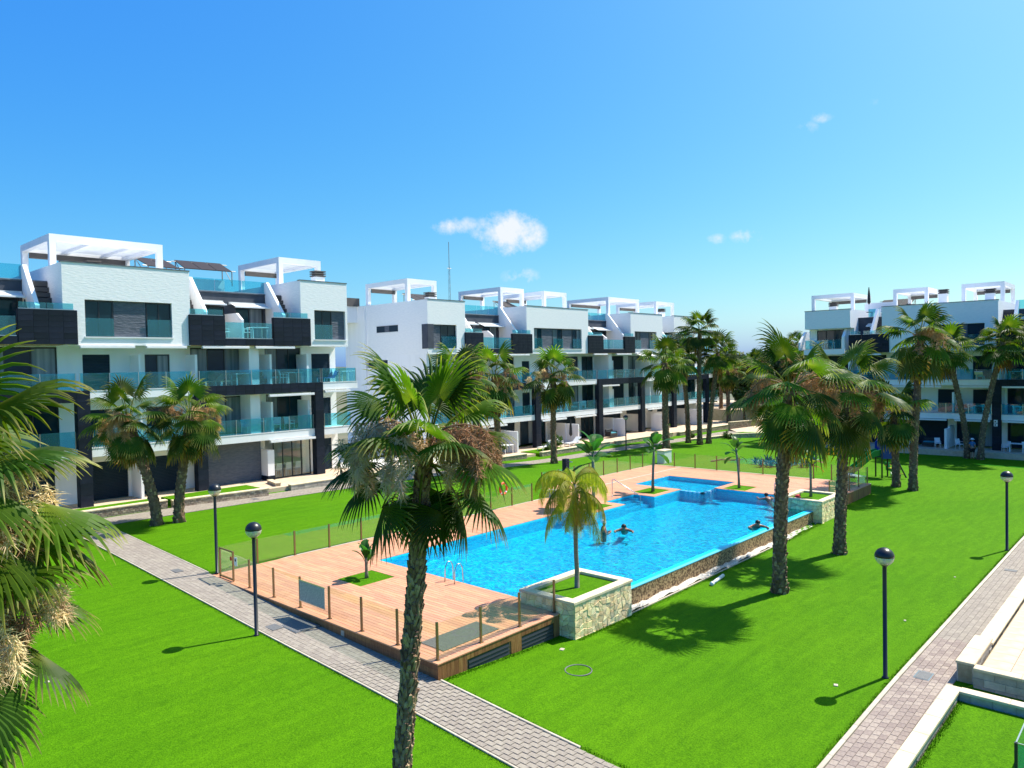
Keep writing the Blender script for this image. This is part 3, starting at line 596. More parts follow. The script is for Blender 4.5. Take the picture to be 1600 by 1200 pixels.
for i, (x, y, lab) in enumerate([(10.6, 20.19, 'black pole lamp with half-black globe on the lawn edge facing the notice panel'), (12.55, 26.75, 'black pole lamp with half-black globe just behind the pool gate'),
        (20.08, 5.72, 'black pole lamp with half-black globe beside the pinkish garden path and drain lid'), (36.7, 5.66, 'black pole lamp with half-black globe on the garden path kerb near the terrace walls'), (55.3, 37.2, 'small distant black pole lamp at the path before the middle apartments'), (27.0, 37.2, 'black pole lamp half hidden behind palm fans before the left apartments')]):
    o = lamp0 if i == 0 else copy_tree(lamp0); o.location = (x, y, g(x, y)); o.scale = (1, 1, 1 if i < 4 else .95); tag(o, lab, 'lamp', 'globe lamps along the paths')

# ------------------------------------------------------------------ apartment buildings
def wall_holes(m, u0, u1, z0, z1, d0, d1, holes):
    us = sorted(set([u0, u1] + [a for h in holes for a in h[:2] if u0 < a < u1])); zs = sorted(set([z0, z1] + [a for h in holes for a in h[2:4] if z0 < a < z1]))
    inside = lambda u, z: any(h[0] < u < h[1] and h[2] < z < h[3] for h in holes)
    S = {(i, j): not inside((us[i] + us[i + 1]) / 2, (zs[j] + zs[j + 1]) / 2) for i in range(len(us) - 1) for j in range(len(zs) - 1)}
    for (i, j), s in S.items():
        if not s: continue
        a, b, c, d = us[i], us[i + 1], zs[j], zs[j + 1]
        m.quad((a, d0, c), (b, d0, c), (b, d0, d), (a, d0, d)); m.quad((a, d1, d), (b, d1, d), (b, d1, c), (a, d1, c))
        for di, dj, p, q in ((-1, 0, (a, d), (a, c)), (1, 0, (b, c), (b, d)), (0, -1, (a, c), (b, c)), (0, 1, (b, d), (a, d))):
            if not S.get((i + di, j + dj), False): m.quad((p[0], d0, p[1]), (p[0], d1, p[1]), (q[0], d1, q[1]), (q[0], d0, q[1]))
    return m
crn = random.Random(5)
class Bld:
    def __init__(s, name, loc, rz, label):
        s.root = empty(name, loc, rz, label=label, cat='building'); s.t = s.root
    def p(s, name, m, mt, parent=None, **k): return m.build(name, mt, parent or s.root, **k)
    def window(s, u0, u1, z0, z1, d, kind='w', n=2):
        if kind == 's':
            m = MB(); z = z0; m.box(u0, u1, d + .03, d + .05, z0, z1)
            while z < z1 - .02: m.prism([(d + .03, z), (d, z + .012), (d, z + .07), (d + .03, z + .082)], u0, u1, 0); z += .085 if z1 - z0 < 2.6 else .12
            return s.p('shutter', m, M_shut)
        if kind == 'g': return s.p('infill_panel', MB().box(u0, u1, d + .02, d + .1, z0, z1), M_grey)
        f = MB().box(u0, u1, d, d + .07, z0, z0 + .06).box(u0, u1, d, d + .07, z1 - .07, z1); w = (u1 - u0) / n
        for i in range(n + 1):
            c = min(max(u0 + i * w, u0 + .03), u1 - .03); f.box(c - .03, c + .03, d + .001, d + .069, z0 + .06, z1 - .07)
        fo = s.p('window', f, M_frame)
        for i in range(n): s.p('pane', MB().box(u0 + i * w + .03, u0 + (i + 1) * w - .03, d + .03, d + .045, z0 + .06, z1 - .07), M_curt if crn.random() < .22 else M_pane, fo)
        return fo
    def rail(s, u0, u1, z, d, h=.95, sp=1.5, posts=True, side=None, sd=1.4):
        r = MB().box(u0, u1, d - .02, d + .02, z, z + .04); n = max(1, round((u1 - u0) / sp)); w = (u1 - u0) / n
        if posts:
            for i in range(n + 1):
                c = min(max(u0 + i * w, u0 + .02), u1 - .02); r.box(c - .02, c + .02, d - .04, d - .022, z + .04, z + h)
        ro = s.p('railing', r, M_steel)
        for i in range(n): s.p('glass_panel', MB().box(u0 + i * w + .02, u0 + (i + 1) * w - .02, d - .008, d + .008, z + .05, z + h), M_guard, ro)
        for sx in (side or ()): s.p('glass_panel', MB().box(sx - .008, sx + .008, d + .03, d + sd, z + .05, z + h), M_guard, ro)
        return ro
    def tiles(s, u0, u1, z0, z1, d0, d1, tw=.62, th=.3, objs=True, name='tiled_front'):
        c = s.p(name, MB().box(u0 + .01, u1 - .01, d0 + .01, d1, z0 + .01, z1 - .01), M_joint); nu = max(1, round((u1 - u0) / tw)); nz = max(1, round((z1 - z0) / th)); a, b = (u1 - u0) / nu, (z1 - z0) / nz
        al = MB()
        for i in range(nu):
            for j in range(nz):
                x0, x1, y0, y1 = u0 + i * a + .006, u0 + (i + 1) * a - .006, z0 + j * b + .006, z0 + (j + 1) * b - .006
                if objs:
                    k = ('tile', round(a, 3), round(b, 3))
                    if k not in pm: pm[k] = MB().box(-a / 2 + .006, a / 2 - .006, -.012, .012, -b / 2 + .006, b / 2 - .006).mesh('tile', M_tile)
                    mobj('tile', pm[k], c, ((x0 + x1) / 2, d0, (y0 + y1) / 2))
                else: al.box(x0, x1, d0 - .012, d0 + .012, y0, y1)
        # returns of the tiled body
        al.box(u0 - .004, u0 + .01, d0 + .012, d1 + .002, z0, z1).box(u1 - .01, u1 + .004, d0 + .012, d1 + .002, z0, z1).box(u0 - .002, u1 + .002, d0 + .013, d1 + .001, z1 - .01, z1 + .003)
        s.p('tile_returns', al, M_tile, c); return c
    def pergola(s, u0, u1, d0, d1, z0, z1, mid=(), dark=True, slats=True):
        q = s.p('pergola', MB().box(u0, u1, d0, d0 + .32, z1 - .38, z1).box(u0, u1, d1 - .32, d1, z1 - .38, z1).box(u0, u0 + .32, d0 + .32, d1 - .32, z1 - .379, z1 - .001).box(u1 - .32, u1, d0 + .32, d1 - .32, z1 - .379, z1 - .001), M_white)
        for a in (u0, u1 - .32):
            for b in (d0 + .002, d1 - .322): s.p('post', MB().box(a + .002, a + .318, b, b + .32, z0, z1 - .38), M_white, q)
        for a in mid: s.p('beam', MB().box(a - .12, a + .12, d0 + .32, d1 - .32, z1 - .34, z1 - .06), M_white, q)
        if slats:
            n = int((d1 - d0 - .7) / .32)
            for i in range(n):
                y = d0 + .4 + i * .32; s.p('slat', MB().prism([(y, z1 - .17), (y + .02, z1 - .21), (y + .13, z1 - .12), (y + .11, z1 - .08)], u0 + .32, u1 - .32, 0), M_plast, q)
        if dark: s.p('blind_box', MB().box(u0 + .34, u1 - .34, d1 - .5, d1 - .34, z1 - .75, z1 - .42), M_conc, q)
        return q
    def chimney(s, u, d, z0, z1):
        c = s.p('chimney', MB().box(u - .35, u + .35, d, d + .6, z0, z1 - .45), M_white)
        for k in range(3): s.p('cowl_slat', MB().box(u - .42, u + .42, d - .06, d + .66, z1 - .42 + k * .15, z1 - .34 + k * .15), M_conc, c)
        s.p('cowl_core', MB().box(u - .3, u + .3, d + .05, d + .55, z1 - .45, z1 - .1), M_frame, c)
    def awning(s, u0, u1, z, d, out=0.):
        a = s.p('awning', MB().box(u0, u1, d - .16, d - .01, z - .16, z), M_fabric)
        s.p('front_bar', MB().box(u0 + .02, u1 - .02, d - .2 - out, d - .161 - out, z - .15 - out * .35, z - .06 - out * .35), M_plast, a)
        if out: s.p('canvas', MB().add([(u0 + .05, d - .16, z - .08), (u1 - .05, d - .16, z - .08), (u1 - .05, d - .18 - out, z - .1 - out * .35), (u0 + .05, d - .18 - out, z - .1 - out * .35), (u0 + .05, d - .16, z - .095), (u1 - .05, d - .16, z - .095), (u1 - .05, d - .18 - out, z - .115 - out * .35), (u0 + .05, d - .18 - out, z - .115 - out * .35)],
            [(0, 1, 2, 3), (7, 6, 5, 4), (0, 3, 7, 4), (1, 5, 6, 2)]), M_fabric, a)
    # top-storey white box with a window strip: wins = (u0, u1, kind)
    def topbox(s, u0, u1, f3, top, wins, depth=11, z0=None):
        z0 = f3 - .45 if z0 is None else z0; hol = (min(w[0] for w in wins), max(w[1] for w in wins), f3, f3 + 1.93) if wins else None
        m = MB(); wall_holes(m, u0, u1, z0, top, 0, .25, [hol] if hol else []); m.box(u0, u1, .25, depth, z0 + .001, top)
        s.p('top_storey_wall', m, M_rough); s.p('parapet_cap', MB().box(u0 - .03, u1 + .03, -.03, .3, top, top + .05), M_grey)
        for (a, b, k) in wins: s.window(a + .01, b - .01, f3 + .02, f3 + 1.91, .14, k, 2 if b - a > 1.2 else 1)
        if hol:
            s.p('sill', MB().box(hol[0] - .05, hol[1] + .05, -.06, .12, f3 - .06, f3 + .004), M_plast)
            for (a, b, k) in wins:
                if k != 'g': s.p('glass_guard', MB().box(a + .03, b - .03, .04, .055, f3 + .04, f3 + .98), M_guard)
    # roof terrace gap between two boxes, with stairs, slanting parapets and tiled balconies
    def gap(s, u0, u1, f3, top, bl=2.0, br=2.0, objs=True, left=True, right=True, part=True):
        h = top - .85; D = 2.4
        m = MB(); wins = [(u0 + 1.3, u0 + 3.2, f3, f3 + 2.1), (u1 - 3.2, u1 - 1.3, f3, f3 + 2.1)] if u1 - u0 > 6.6 else [(u0 + 1.2, u1 - 1.2, f3, f3 + 2.1)]
        wall_holes(m, u0, u1, f3 - .45, h, D, D + .2, wins); m.box(u0, u1, D + .2, 11, f3 - .45, h - .01); s.p('terrace_wall', m, M_dark)
        for w in wins: s.window(w[0] + .01, w[1] - .01, f3 + .02, w[3] - .01, D + .08, 'w', 2)
        s.p('roof_edge', MB().box(u0, u1, D - .06, D + .25, h, h + .07), M_grey); s.rail(u0 + .9, u1 - .9, h + .07, D + .1, .8, 1.6, False)
        s.p('terrace_floor', MB().box(u0, u1, .1, D, f3 - .449, f3), M_tan)
        for on, e, sg in ((left, u0, 1), (right, u1, -1)):
            if not on: continue
            a, b = sorted((e + sg * .95, e + sg * 1.15)); s.p('slanting_parapet', MB().prism([(.25, f3), (.25, f3 + 1.55), (2.2, top - .02), (D + .5, top - .02), (D + .5, h), (D - .01, h), (D - .01, f3)], a, b, 0), M_white)
            a, b = sorted((e + sg * .0, e + sg * .95)); n = 10
            for i in range(n): s.p('stair_step', MB().box(a + .005, b - .005, .5 + i * .2, .72 + i * .2, f3 + (h - f3) * (i + .2) / n, f3 + (h - f3) * (i + 1) / n), M_conc)
        s.tiles(u0 - .12, u0 + bl, f3 - .42, f3 + 1.33, -.12, .14, objs=objs); s.tiles(u1 - br, u1 + .62, f3 - .42, f3 + 1.33, -.12, .14, objs=objs)
        s.tiles(u0 + bl + .003, u1 - br - .003, f3 - .42, f3 - .02, -.1, .14, th=.4, objs=objs)
        s.rail(u0 + bl + .05, u1 - br - .05, f3 - .01, .0, .98, 1.9, False); s.rail(u0 - .05, u0 + bl - .05, f3 + 1.335, .0, .35, 1.3, False); s.rail(u1 - br + .05, u1 + .5, f3 + 1.335, .0, .35, 1.3, False)
        if part: c = (u0 + u1) / 2 - .35; s.p('partition', MB().prism([(.25, f3), (.25, f3 + 1.15), (.9, f3 + 1.6), (D - .01, f3 + 1.62), (D - .01, f3)], c, c + .14, 0), M_white)
        s.awning(u0 + 1.3, (u0 + u1) / 2 - .5, f3 + 2.45, D, .5); s.awning((u0 + u1) / 2 - .1, u1 - 1.2, f3 + 2.4, D, .7)
    # one open balcony storey: white back wall with openings, partitions, glass rail and fascia
    def storey(s, f, h, u0, u1, ops, parts, rails, bd=2.2, fasc=None, slab=True):
        m = MB(); wall_holes(m, u0, u1, f, f + h, bd, bd + .2, [(a, b, f, f + zz) for a, b, k, zz in ops]); s.p('wall', m, M_white)
        s.p('core', MB().box(u0 + .01, u1 - .01, bd + .201, 11, f + .001, f + h - .001), M_white)
        for a, b, k, zz in ops: s.window(a + .01, b - .01, f + .02, f + zz - .01, bd + .07, k, 3 if b - a > 2.2 else 2 if b - a > 1.25 else 1)
        for a, b in parts: s.p('partition', MB().box(a, b, .28, bd, f, f + 1.9 if b - a < .3 else f + h), M_white)
        for a, b in rails: s.rail(a, b, f, .06, .95, 1.6)
        if slab:
            s.p('floor_slab', MB().box(u0, u1, .12, 11, f - .44, f - .002), M_white)
            for a, b in (fasc or [(u0, u1)]): s.p('fascia', MB().box(a, b, 0, .12, f - .45, f), M_white); s.p('edge_trim', MB().box(a, b, -.02, .13, f, f + .03), M_plast)
    def frame(s, u0, u1, f0, f2, objs=True, w=.62, left=True, right=True):
        s.tiles(u0, u1, f2 - .56, f2 + .04, -.14, .12, th=.3, objs=objs, name='tiled_beam')
        for on, a in ((left, u0), (right, u1 - w)):
            if on:
                s.tiles(a, a + w, f0, f2 - .56, -.14, .35, tw=.62, th=.6, objs=objs, name='tiled_column')

# ---- left block (nearest)
B1 = Bld('apartment_block', (0, 42.2, 0), 0, 'white four-storey apartment block with black tiled balconies behind the two palms beside the pool path'); b = B1
f0, f1, f2, f3, top = .65, 3.65, 6.65, 9.5, 13.3
b.topbox(12.2, 18.7, f3, top, [(13.22, 14.64, 'w'), (14.64, 16.31, 'g'), (16.31, 17.66, 'w')])
b.topbox(25.85, 29.4, f3, top, [(26.84, 28.25, 'w'), (28.25, 29.24, 'g')])
b.topbox(-2, 3.6, f3, top, [(-.6, .8, 'w'), (.8, 2.4, 'g')])
b.gap(18.7, 25.85, f3, top); b.gap(3.6, 12.2, f3, top)
ops = [(-1, .6, 's', 1.95), (1.6, 3, 'w', 1.95), (4.6, 8.2, 'w', 2.35), (8.8, 12.3, 'w', 2.35), (13.5, 14.87, 's', 1.95), (16.7, 18.1, 'w', 1.95), (19.3, 22.5, 'w', 2.35), (24.1, 26.7, 'w', 2.35), (27.5, 28.95, 's', 1.95)]
for f, hh in ((f2, 2.4), (f1, 2.55)):
    b.storey(f, hh, -2, 29.4, ops, [(15.9, 16.0), (22.35, 23.0), (23.72, 23.86), (8.4, 8.55), (26.35, 26.5), (19.0, 19.14)], [(-1.9, 12.7), (12.85, 18.7), (19.1, 27.2), (27.3, 30.0)] if f == f2 else [(-1.9, 12.6), (13.4, 18.7), (19.5, 26.6), (27.4, 29.5)],
             fasc=[(-2, 4.3), (13.3, 18.75), (27.3, 30.1)] if f == f2 else [(-2, 4.9), (5, 12.7), (13.32, 18.78), (19.48, 26.64), (27.3, 29.6)], bd=1.55)
b.frame(18.8, 27.27, f0, f2); b.frame(4.4, 13.28, f0, f2)
m = MB(); wall_holes(m, -2, 29.4, f0, f1 - .45, 1.5, 1.7, [(-1, 3, f0, 3), (5, 8, f0, 3), (9, 12, f0, 3), (13.7, 15.6, f0, 2.75), (16.4, 18.6, f0, 2.75), (19.6, 23.2, f0, 3.05), (23.9, 26.6, f0, 3.05), (28.0, 28.9, f0, 2.8)]); b.p('wall', m, M_white)
b.p('core', MB().box(-2, 23.5, 1.75, 11, .2, f1 - .46).box(26.7, 29.4, 1.75, 11, .2, f1 - .46).box(23.5, 26.7, 4.2, 11, .2, f1 - .46), M_white)
for a, c, k in ((-1, 3, 'w'), (5, 8, 's'), (9, 12, 's'), (13.7, 15.6, 's'), (16.4, 18.6, 's'), (19.6, 23.2, 's'), (28.0, 28.9, 's')): b.window(a + .01, c - .01, f0 + .02, 2.74 if c < 18.7 and a > 13 else 3.0 if a < 27 else 2.79, 1.56, k, 3)
for o in b.window(23.91, 26.59, f0 + .02, 3.04, .5, 'c', 4).children: o.data.materials[0] = M_clear
b.p('partition', MB().box(23.3, 23.75, .1, 1.5, f0 + .3, 2.55), M_white); b.p('partition', MB().box(15.75, 15.9, .1, 1.5, f0, 2.75), M_white)
b.p('tiled_plinth', MB().box(23.28, 23.77, .09, 1.49, f0, f0 + .3), M_tile); b.p('glazed_room_floor', MB().box(23.5, 26.7, .5, 4.2, .2, f0 + .01), M_tan)
b.p('ground_floor_paving', MB().box(-2, 29.6, -.9, 1.5, .1, f0), M_tan)
b.p('brick_facing', MB().box(19.46, 23.28, .9, 1.3, f0, 3.19), M_grey)
b.p('side_panel', MB().box(29.41, 30.4, 4.2, 6.5, f0, 9.05), M_dark)
b.pergola(12.67, 18.7, 3.5, 9.0, 12.9, 15.25, (15.0, 17.2)); b.pergola(26.4, 29.7, 3.5, 9.2, 12.9, 15.25)
b.chimney(16.2, 7.5, 13.3, 14.55); b.chimney(28.6, 1.9, 13.3, 14.35); b.chimney(24.2, 9, 12.4, 13.7)
b.p('roof_parapet', MB().box(19.5, 24.0, 6.5, 6.7, 12.4, 13.75), M_white)
for a in ((12.9, 15.6, 9.05), (16.2, 18.4, 9.05), (19.3, 22.2, 9.05), (22.6, 25.3, 9.05)): b.awning(a[0], a[1], a[2], .05)
for a in ((23.4, 26.6, 6.05), (27.4, 29.4, 6.15), (23.4, 26.6, 3.18)): b.awning(a[0], a[1], a[2], .0)

# ---- middle block
B2 = Bld('apartment_block', (0, 44.3, 0), 0, 'long white apartment block beyond the pool with roof pergolas and a blank white gable wall'); b = B2
f0, f1, f2, f3, top = -.1, 2.9, 5.9, 9.0, 12.9
b.topbox(38.4, 42.5, f3, top, [(39.0, 39.85, 'g'), (39.85, 41.5, 'w')], 8)
b.topbox(50.2, 59.5, f3, top, [(51.2, 52.45, 'w'), (52.45, 54.0, 'g'), (54.0, 55.5, 'w'), (55.5, 57.0, 'g'), (57.0, 58.4, 'w')])
b.topbox(67.1, 73.6, f3, top, [(67.85, 69.2, 'w'), (69.2, 70.9, 'g'), (70.9, 72.3, 'w')])
b.topbox(76.2, 80.3, f3, top, [], z0=f3 + 2.0)
b.gap(42.5, 50.2, f3, top, objs=False); b.gap(59.5, 67.1, f3, top, 2.4, 1.3, objs=False); b.gap(73.6, 79.9, f3, top, 2.2, 1.6, objs=False, right=False)
b.p('wall', wall_holes(MB(), 79.9, 86, f3 - .45, f3 + 2, 2.6, 2.8, [(81, 84.5, f3, f3 + 2)]), M_white); b.window(81.01, 84.49, f3 + .02, f3 + 1.99, 2.65, 'w', 3); b.p('core', MB().box(79.9, 85.5, 2.81, 10, f3 - .44, f3 + 1.98), M_white)
b.rail(80, 86.4, f3, .1, .95, 1.6); b.p('canopy', MB().box(80.4, 85.8, .2, 2.7, f3 + 2.1, f3 + 2.3), M_conc)
# gable wall with the two slit windows
m = MB(); hs = [(3.7, 6.6, 10.5, 11.07), (5.2, 8.0, 7.55, 8.2)]
tmp = wall_holes(MB(), .25, 8, f0 - .3, f3 - .45, 0, .25, [hs[1]]); m.v = [(38.4 + p[1], p[0], p[2]) for p in tmp.v]; m.f = [f[::-1] for f in tmp.f]; b.p('gable_wall', m, M_white)
b.p('gable_wall', MB().box(38.2, 38.65, 8, 10.9, f0 - .3, top), M_white); b.p('gable_core', MB().box(38.651, 42, 1.8, 10.9, f0, f3 - .46), M_white)
for (a, c, z0, z1), off in ((hs[0], -.02), (hs[1], .1)):
    w = b.p('slit_window', MB().box(38.4 + off, 38.4 + off + .05, a + .02, c - .02, z0 + .02, z1 - .02), M_shut); b.p('mullion', MB().box(38.4 + off - .02, 38.4 + off, (a + c) / 2 - .3, (a + c) / 2 + .3, z0 + .02, z1 - .02), M_grey, w)
b.p('slit_frame', MB().box(38.36, 38.40, 3.62, 6.68, 11.07, 11.13).box(38.36, 38.40, 3.62, 6.68, 10.44, 10.5), M_plast)
b.p('corner_panel', MB().box(38.37, 38.4, .02, .7, f3, f3 + 1.95).box(38.37, 38.99, -.02, .0, f3, f3 + 1.95), M_dark)
ops = [(39.6, 41.0, 'w', 2.0), (43.4, 46.6, 'w', 2.4), (47.6, 50.8, 'w', 2.4), (51.9, 53.0, 's', 2.0), (54.4, 55.8, 's', 2.0), (57.0, 60.6, 'w', 2.4), (61.2, 63.2, 'w', 2.4), (64.3, 65.5, 'w', 2.3), (66.5, 68.9, 's', 2.4), (69.8, 73.0, 'w', 2.4), (73.9, 75.4, 's', 2.3), (76.6, 79.1, 'w', 2.4), (80, 81.4, 's', 2.1), (82.2, 85, 'w', 2.4)]
for f, hh in ((f2, 2.65), (f1, 2.55)):
    b.storey(f, hh, 38.66 if f == f1 else 38.66, 86, ops, [(46.7, 47.3), (47.42, 47.55), (56.3, 56.42), (63.3, 63.9), (64.0, 64.14), (71.2, 71.34), (73.1, 73.7), (79.2, 79.35)], [(38.8, 43), (43.2, 51.7), (51.9, 60.8), (61, 69.4), (69.6, 75.5), (75.7, 84.2), (84.3, 86.4)] if f == f2 else [(38.8, 43), (43.9, 51.1), (51.9, 60.7), (61.5, 68.8), (69.6, 75.4), (76.3, 83.4), (84.3, 86.8)],
             fasc=[(38.42, 43.1), (51.9, 60.8), (69.6, 75.5), (84.3, 86.6)] if f == f2 else [(38.42, 43.1), (43.9, 51.1), (51.9, 60.7), (61.5, 68.8), (69.6, 75.4), (76.3, 83.4), (84.3, 87)])
for a, c in ((43.2, 51.8), (60.9, 69.5), (75.6, 84.2)): b.frame(a, c, f0, f2, False, .7)
gops = [(39.5, 42, 'w', 2.3), (43.6, 47.1, 'w', 2.45), (47.7, 51.2, 's', 2.45), (51.9, 55.7, 'w', 2.45), (56.4, 60.6, 's', 2.45), (61.4, 63.7, 'w', 2.45), (64.5, 68.8, 's', 2.45), (69.9, 73.8, 's', 2.45), (74.4, 75.5, 'w', 2.4), (76.4, 80.2, 'w', 2.45), (80.8, 83.4, 's', 2.45)]
b.storey(f0, 2.55, 38.66, 86, gops, [(47.3, 47.45), (55.9, 56.05), (63.9, 64.05), (69.6, 69.75), (74, 74.15), (80.4, 80.55)], [], slab=False, bd=2.6)
for u in (47.3, 56, 64, 71.3, 80.4): b.p('garden_divider', MB().box(u, u + .16, -1.2, .28, f0, f0 + 1.85), M_white)
b.p('ground_floor_paving', MB().box(38.4, 87, -1.2, 1.6, f0 - .5, f0 - .01), M_tan)
for a in ((38.9, 42.1, 3.0, 8.7), (50.0, 53.3, 3.0, 8.7), (56.3, 59.9, 3.0, 8.8), (67.3, 73.5, 3.0, 8.8), (77.2, 81.4, 3.0, 8.8)): b.pergola(a[0], a[1], a[2], a[3], 12.5, 14.85)
b.chimney(40.9, 2.2, 12.9, 13.8); b.chimney(63.6, 6, 12.2, 13.4); b.chimney(79.2, 3.2, 12.9, 14.1); b.chimney(47.5, 7, 12.2, 13.5)
b.p('roof_store', MB().box(36.5, 38.2, 9, 11.5, 11.5, 13.2), M_white); b.p('roof_store_screen', MB().box(36.3, 38.3, 8.8, 9.0, 12.9, 13.6), M_conc)
for a in ((44, 46.6, 8.54), (47.6, 50.4, 8.54), (60.2, 62.6, 8.54), (64.2, 67, 8.54), (68, 71, 8.54), (43.9, 47, 5.3), (61.6, 64.6, 5.3), (52, 55, 5.4)): b.awning(a[0], a[1], a[2], 0, .6 if a[0] == 68 else 0)
for a in ((44, 47.2, 2.4), (52, 55.6, 2.4), (57, 60.4, 2.4), (61.6, 65, 2.4), (70, 74, 2.4)): b.awning(a[0], a[1], a[2], 0)

# ---- right block, turned to face the pool's far end
B3 = Bld('apartment_block', (74.66, 0, 0), -math.pi / 2, 'shaded white apartment block behind the tall palms at the far end of the lawn'); b = B3
f0, f1, f2, f3, top = -.62, 2.42, 5.42, 8.45, 12.3
b.topbox(-21.35, -12.1, f3, top, [(-17.3, -15.5, 's'), (-15.5, -14.4, 'g'), (-14.4, -13.1, 's')])
b.topbox(-28.55, -24.2, f3, top, [], z0=10.5)
b.p('wall', wall_holes(MB(), -28.55, -24.2, f3 - .45, 10.5, 1.2, 1.4, [(-27.8, -25.1, f3, f3 + 1.95)]), M_white); b.window(-27.79, -25.11, f3 + .02, f3 + 1.94, 1.25, 'w', 3); b.p('core', MB().box(-28.5, -24.2, 1.41, 11, f3 - .44, 10.49), M_white)
b.p('slanting_parapet', MB().prism([(-.3, f3 - .45), (-.3, f3 + 1.2), (.5, f3 + 1.95), (1.2, f3 + 1.95), (1.2, f3 - .45)], -24.9, -24.65, 0), M_white); b.p('fascia', MB().box(-28.6, -24.9, -.2, 1.2, f3 - .5, f3 - .01), M_white)
b.rail(-28.5, -24.95, f3, -.1, .95, 1.6)
b.p('slanting_parapet', MB().prism([(1., f3), (1., f3 + .8), (2.5, f3 + 1.9), (4, f3 + 1.9), (4, f3)], -29.6, -29.4, 0), M_white)
b.gap(-24.2, -21.35, f3, top, 1.0, 1.75, left=False, part=False); b.gap(-12.1, -3.5, f3, top, 1.6, 1.6)
b.topbox(-3.5, 3, f3, top, [(-2.5, -1, 's'), (-1, 1.5, 'g')])
ops = [(-28.2, -24.8, 'w', 2.4), (-24.0, -21.6, 'w', 2.4), (-20.05, -18.6, 's', 2.1), (-17.2, -15.7, 's', 2.1), (-14.4, -12.95, 's', 2.1), (-11.8, -8.2, 'w', 2.4), (-7.7, -4.4, 'w', 2.4), (-3, -1.2, 's', 2.1), (0, 1.6, 's', 2.1)]
for f, hh in ((f2, 2.55), (f1, 2.55)):
    b.storey(f, hh, -28.6, 3, ops, [(-24.5, -24.3), (-17.95, -17.8) if f == f2 else (-15.65, -15.5), (-12.3, -12.0), (-8, -7.85), (-21.6, -21.4)], [(-28.5, -21.5), (-21.35, -12.2), (-12.1, -3.6), (-3.4, 3)] if f == f2 else [(-28.5, -21.9), (-21.3, -12.6), (-11.9, -4.2), (-3.4, 3)],
             fasc=[(-21.3, -12.5), (-3.4, 3)] if f == f2 else [(-28.6, -21.95), (-21.3, -12.6), (-11.9, -4.1), (-3.4, 3)])
b.frame(-12.55, -3.45, f0, f2); b.frame(-29.2, -21.35, f0, f2, left=False)
b.storey(f0, 2.6, -28.6, 3, [(-28.2, -24.6, 'w', 2.5), (-23.9, -21.8, 's', 2.5), (-21.2, -16.4, 's', 2.5), (-15.7, -12.7, 'w', 2.5), (-11.8, -8.2, 'w', 2.5), (-7.8, -4.2, 's', 2.5), (-2.9, 2, 'w', 2.5)], [(-16.0, -15.85), (-24.4, -24.2), (-8.1, -7.9)], [], slab=False)
b.p('garden_divider', MB().box(-16.0, -15.8, -1.0, .28, f0, f0 + 1.75), M_white)
b.p('ground_floor_paving', MB().box(-29, 3, -2., 1.6, f0 - .8, f0 - .01), M_tan)
for a in ((-29.7, -25.4), (-21.7, -18.6), (-15.8, -12.4)): b.pergola(a[0], a[1], 4.9, 10.4, 12., 14.25)
b.chimney(-27.9, 6, 12.3, 13.5); b.chimney(-17.2, 4.2, 12.3, 13.9); b.chimney(-13.1, 2.2, 12.3, 13.5)
b.p('roof_parapet', MB().box(-25.0, -21.9, 7, 7.2, 12.2, 13.2), M_white)
for a in ((-21.2, -16.4, 4.92), (-15.4, -12.7, 4.92), (-11.8, -8, 4.9), (-21.2, -16, 1.95), (-15.4, -12.7, 1.95), (-11.8, -7, 1.95), (-24.0, -21.4, 7.95)): b.awning(a[0], a[1], a[2], 0)
for k, z in ((0, .75), (1, .45)): b.p('column_sign', MB().box(-12.42, -12.14, -.17, -.155, 1.0 + z, 1.25 + z), M_plast); b.p('sign_mark', MB().box(-12.36, -12.26, -.176, -.171, 1.06 + z, 1.17 + z), M_black)

# ---- roof extras
def solar(x, y, z, w, rz, label):
    t = empty('solar_rack', (x, y, z), rz, label=label, cat='solar panel', group='solar racks on the roofs')
    n = max(1, int(w / 1.05))
    for i in range(n): MB().add([(i * 1.05, 0, 1.0), (i * 1.05 + 1, 0, 1.0), (i * 1.05 + 1, 1.9, 1.75), (i * 1.05, 1.9, 1.75), (i * 1.05, 0, .95), (i * 1.05 + 1, 0, .95), (i * 1.05 + 1, 1.9, 1.7), (i * 1.05, 1.9, 1.7)], [(0, 1, 2, 3), (7, 6, 5, 4), (0, 4, 5, 1), (1, 5, 6, 2), (2, 6, 7, 3), (3, 7, 4, 0)]).build('panel', M_solar, t)
    for i in (0, n): 
        x0 = i * 1.05; MB().tube([(x0, .1, 0), (x0, .1, 1.0)], .035).tube([(x0, 1.7, 0), (x0, 1.7, 1.66)], .035).tube([(x0, .1, .2), (x0, 1.6, 1.55)], .025).build('strut', M_galv, t)
    MB().tube([(-.3, .2, 1.02), (n * 1.05 + .3, .2, 1.02)], .03).tube([(-.3, 1.6, 1.6), (n * 1.05 + .3, 1.6, 1.6)], .03).build('rail', M_galv, t)
solar(19.0, 48.6, 13.35, 2.2, .12, 'dark solar panel rack right of the widest roof pergola on the left block'); solar(21.2, 48.4, 13.35, 3.2, -.06, 'tilted solar panel rack above the glass roof terrace of the left block')
solar(42.5, 50.5, 12.5, 3.2, 0, 'solar rack beside the mast on the middle block gable end'); solar(54.2, 50.5, 12.4, 2.2, 0, 'solar rack between the twin pergolas of the middle block'); solar(70.5, 53.5, 12.4, 2.2, .1, 'solar rack behind the long pergola of the middle block')
solar(84.5, 24.5, 12.0, 3.2, -math.pi / 2, 'solar rack between the roof pergolas of the right block')
ms = empty('radio_mast', (55.3, 60, 11), label='thin lattice radio mast rising behind the middle block roof', cat='mast')
mm = MB()
